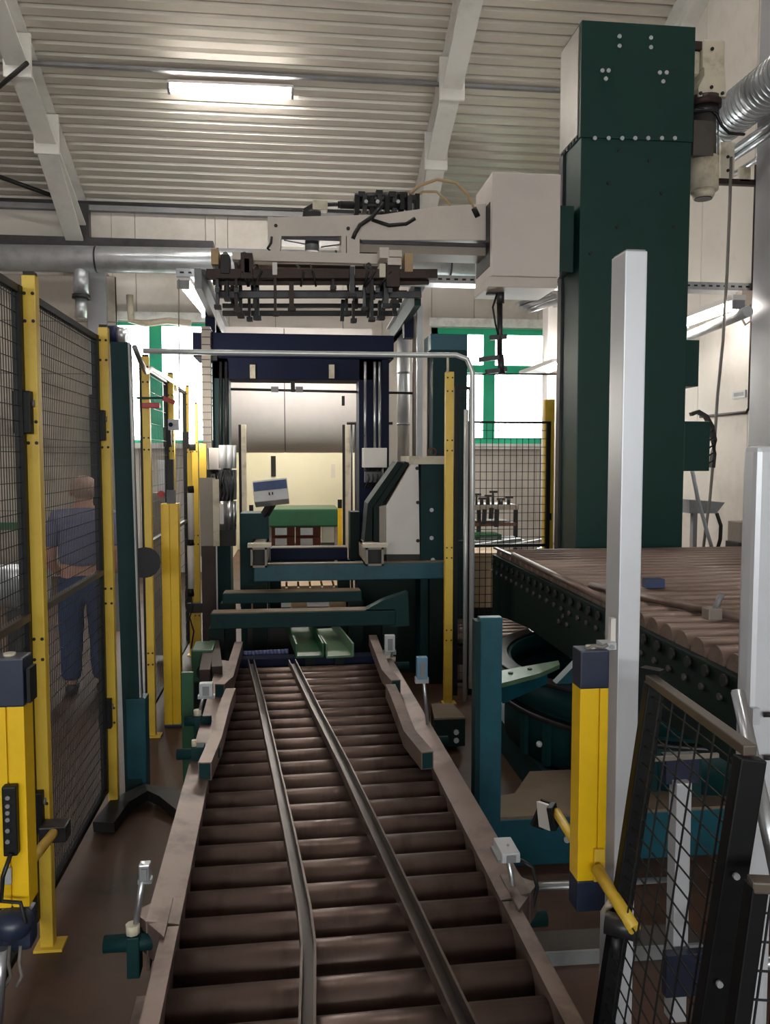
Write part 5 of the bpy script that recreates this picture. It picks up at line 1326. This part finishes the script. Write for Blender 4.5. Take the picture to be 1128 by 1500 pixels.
for k, (a, b_) in enumerate((((758, 446), (806, 428)), ((764, 452), (812, 434)), ((775, 455), (818, 441)))):
    single('short_pipe', MB().tube([at(*a, 8.6), at(*b_, 8.9), at(812, 446 + k, 9.25)], .028, 10), 'steel', ['upper', 'middle', 'lower'][k] + ' of three bright short pipes between carriage box and mast', 'pipe', group='bright short pipes')
single('window_post', MB().box(*R(800, 826, 470, 900, 9.2, .2)[:4], 0, at(812, 440, 9.2).z), 'white', 'white post between the right green window and the mast', 'post', bevel=.005)

# ================================================================== PERSON
def skin_mesh(name, nodes, edges, material, sub=2):
    me = bpy.data.meshes.new(name)
    me.from_pydata([n[0] for n in nodes], edges, [])
    o = bpy.data.objects.new('tmp_' + name, me); COL.objects.link(o)
    o.modifiers.new('skin', 'SKIN')
    sk = me.skin_vertices[0].data
    for i, n in enumerate(nodes):
        r = n[1]; sk[i].radius = r if isinstance(r, tuple) else (r, r)
        sk[i].use_root = (i == 0)
    s_ = o.modifiers.new('sub', 'SUBSURF'); s_.levels = sub; s_.render_levels = sub
    bpy.context.view_layer.update()
    dg = bpy.context.evaluated_depsgraph_get()
    out = bpy.data.meshes.new_from_object(o.evaluated_get(dg)); out.name = name
    bpy.data.objects.remove(o)
    out.materials.clear(); out.materials.append(M[material])
    for p_ in out.polygons: p_.use_smooth = True
    return out
PP = az(128, 1016, 0.0)
S = 1.0
# local frame: x right (as seen), y away from camera, z up; man seen from behind, head bowed forward
nodes = [((0, 0, .86), (.15, .11)), ((0, .0, 1.02), (.15, .105)), ((0, .02, 1.16), (.165, .11)), ((0, .04, 1.28), (.15, .10)),
    ((0, .07, 1.345), (.06, .06)), ((0, .10, 1.40), (.062, .07)), ((0, .12, 1.47), (.082, .098)), ((0, .12, 1.53), (.062, .072)),
    ((-.17, .05, 1.27), (.06, .06)), ((-.225, .04, 1.10), (.048, .048)), ((-.24, .06, .97), (.042, .042)), ((-.21, .16, .88), (.036, .036)), ((-.17, .24, .86), (.026, .03)),
    ((.17, .05, 1.27), (.06, .06)), ((.225, .04, 1.10), (.048, .048)), ((.24, .06, .97), (.042, .042)), ((.21, .16, .88), (.036, .036)), ((.17, .24, .86), (.026, .03)),
    ((-.09, 0, .78), (.09, .09)), ((-.10, .02, .46), (.065, .07)), ((-.105, -.01, .10), (.042, .045)), ((-.105, .12, .03), (.035, .025)),
    ((.09, 0, .78), (.09, .09)), ((.10, .03, .46), (.065, .07)), ((.105, .0, .10), (.042, .045)), ((.105, .13, .03), (.035, .025))]
edges = [(0,1),(1,2),(2,3),(3,4),(4,5),(5,6),(6,7),(3,8),(8,9),(9,10),(10,11),(11,12),(3,13),(13,14),(14,15),(15,16),(16,17),(0,18),(18,19),(19,20),(20,21),(0,22),(22,23),(23,24),(24,25)]
base_n = len(nodes)
for s, w in ((-1, 12), (1, 17)):               # hands: five finger chains rooted in each palm
    wx, wy, wz = nodes[w][0]
    for k, (dx, ln) in enumerate(((-.026, .06), (-.009, .072), (.009, .068), (.026, .052))):
        i = len(nodes)
        nodes.append(((wx - s*.01 + dx, wy + .05, wz + .005), .009)); nodes.append(((wx - s*.015 + dx, wy + .05 + ln*.55, wz - .005), .0085)); nodes.append(((wx - s*.015 + dx, wy + .05 + ln*.8, wz - .03), .008))
        edges += [(w, i), (i, i+1), (i+1, i+2)]
    i = len(nodes)
    nodes.append(((wx - s*.04, wy + .03, wz + .005), .010)); nodes.append(((wx - s*.052, wy + .06, wz - .005), .009)); edges += [(w, i), (i, i+1)]
body = skin_mesh('person', nodes, edges, 'skin')
man = bpy.data.objects.new('person', body); COL.objects.link(man); man.location = PP; man.rotation_euler = (0, 0, .12)
WM[man.name] = Matrix.Translation(PP) @ Matrix.Rotation(.12, 4, 'Z')
tag(man, 'man in grey blue shirt and jeans standing behind the left mesh fence, seen from behind', 'person')
def wear(name, nodes, edges, m_):
    me = skin_mesh(name, nodes, edges, m_); o = bpy.data.objects.new(name, me); COL.objects.link(o); o.parent = man
    WM[o.name] = WM[man.name].copy(); return o
wear('shirt', [((0, 0, .90), (.19, .135)), ((0, .0, 1.02), (.185, .13)), ((0, .02, 1.16), (.19, .13)), ((0, .04, 1.27), (.165, .115)), ((0, .06, 1.325), (.075, .075)),
    ((-.175, .05, 1.265), (.078, .08)), ((-.228, .04, 1.12), (.066, .068)), ((-.24, .045, 1.06), (.064, .066)),
    ((.175, .05, 1.265), (.078, .08)), ((.228, .04, 1.12), (.066, .068)), ((.24, .045, 1.06), (.064, .066))],
    [(0,1),(1,2),(2,3),(3,4),(3,5),(5,6),(6,7),(3,8),(8,9),(9,10)], 'shirt')
wear('trousers', [((0, 0, .92), (.175, .125)), ((0, 0, .82), (.17, .125)), ((-.095, 0, .74), (.105, .11)), ((-.10, .02, .46), (.085, .09)), ((-.105, -.005, .09), (.07, .075)),
    ((.095, 0, .74), (.105, .11)), ((.10, .03, .46), (.085, .09)), ((.105, .005, .09), (.07, .075))],
    [(0,1),(1,2),(2,3),(3,4),(1,5),(5,6),(6,7)], 'jeans')
for s in (-1, 1):
    wear('shoe', [((s*.105, -.04, .045), (.045, .045)), ((s*.105, .06, .045), (.05, .043)), ((s*.11, .18, .035), (.045, .03))], [(0,1),(1,2)], 'shoe')
hb = MB().ball((0, .095, 1.485), .098, 16, 10, (1, 1.05, .92))
hb.f = [f for f in hb.f if sum((hb.v[i].y - .095)*1.0 + (hb.v[i].z - 1.485)*-.9 for i in f)/len(f) < .055]; hb.sm = [True]*len(hb.f)
o = hb.build('hair', 'hair', man, local=True)
for s in (-1, 1): MB().ball((s*.096, .11, 1.455), .028, 8, 6, (.45, .8, 1.2)).build('ear', 'skin', man, local=True)
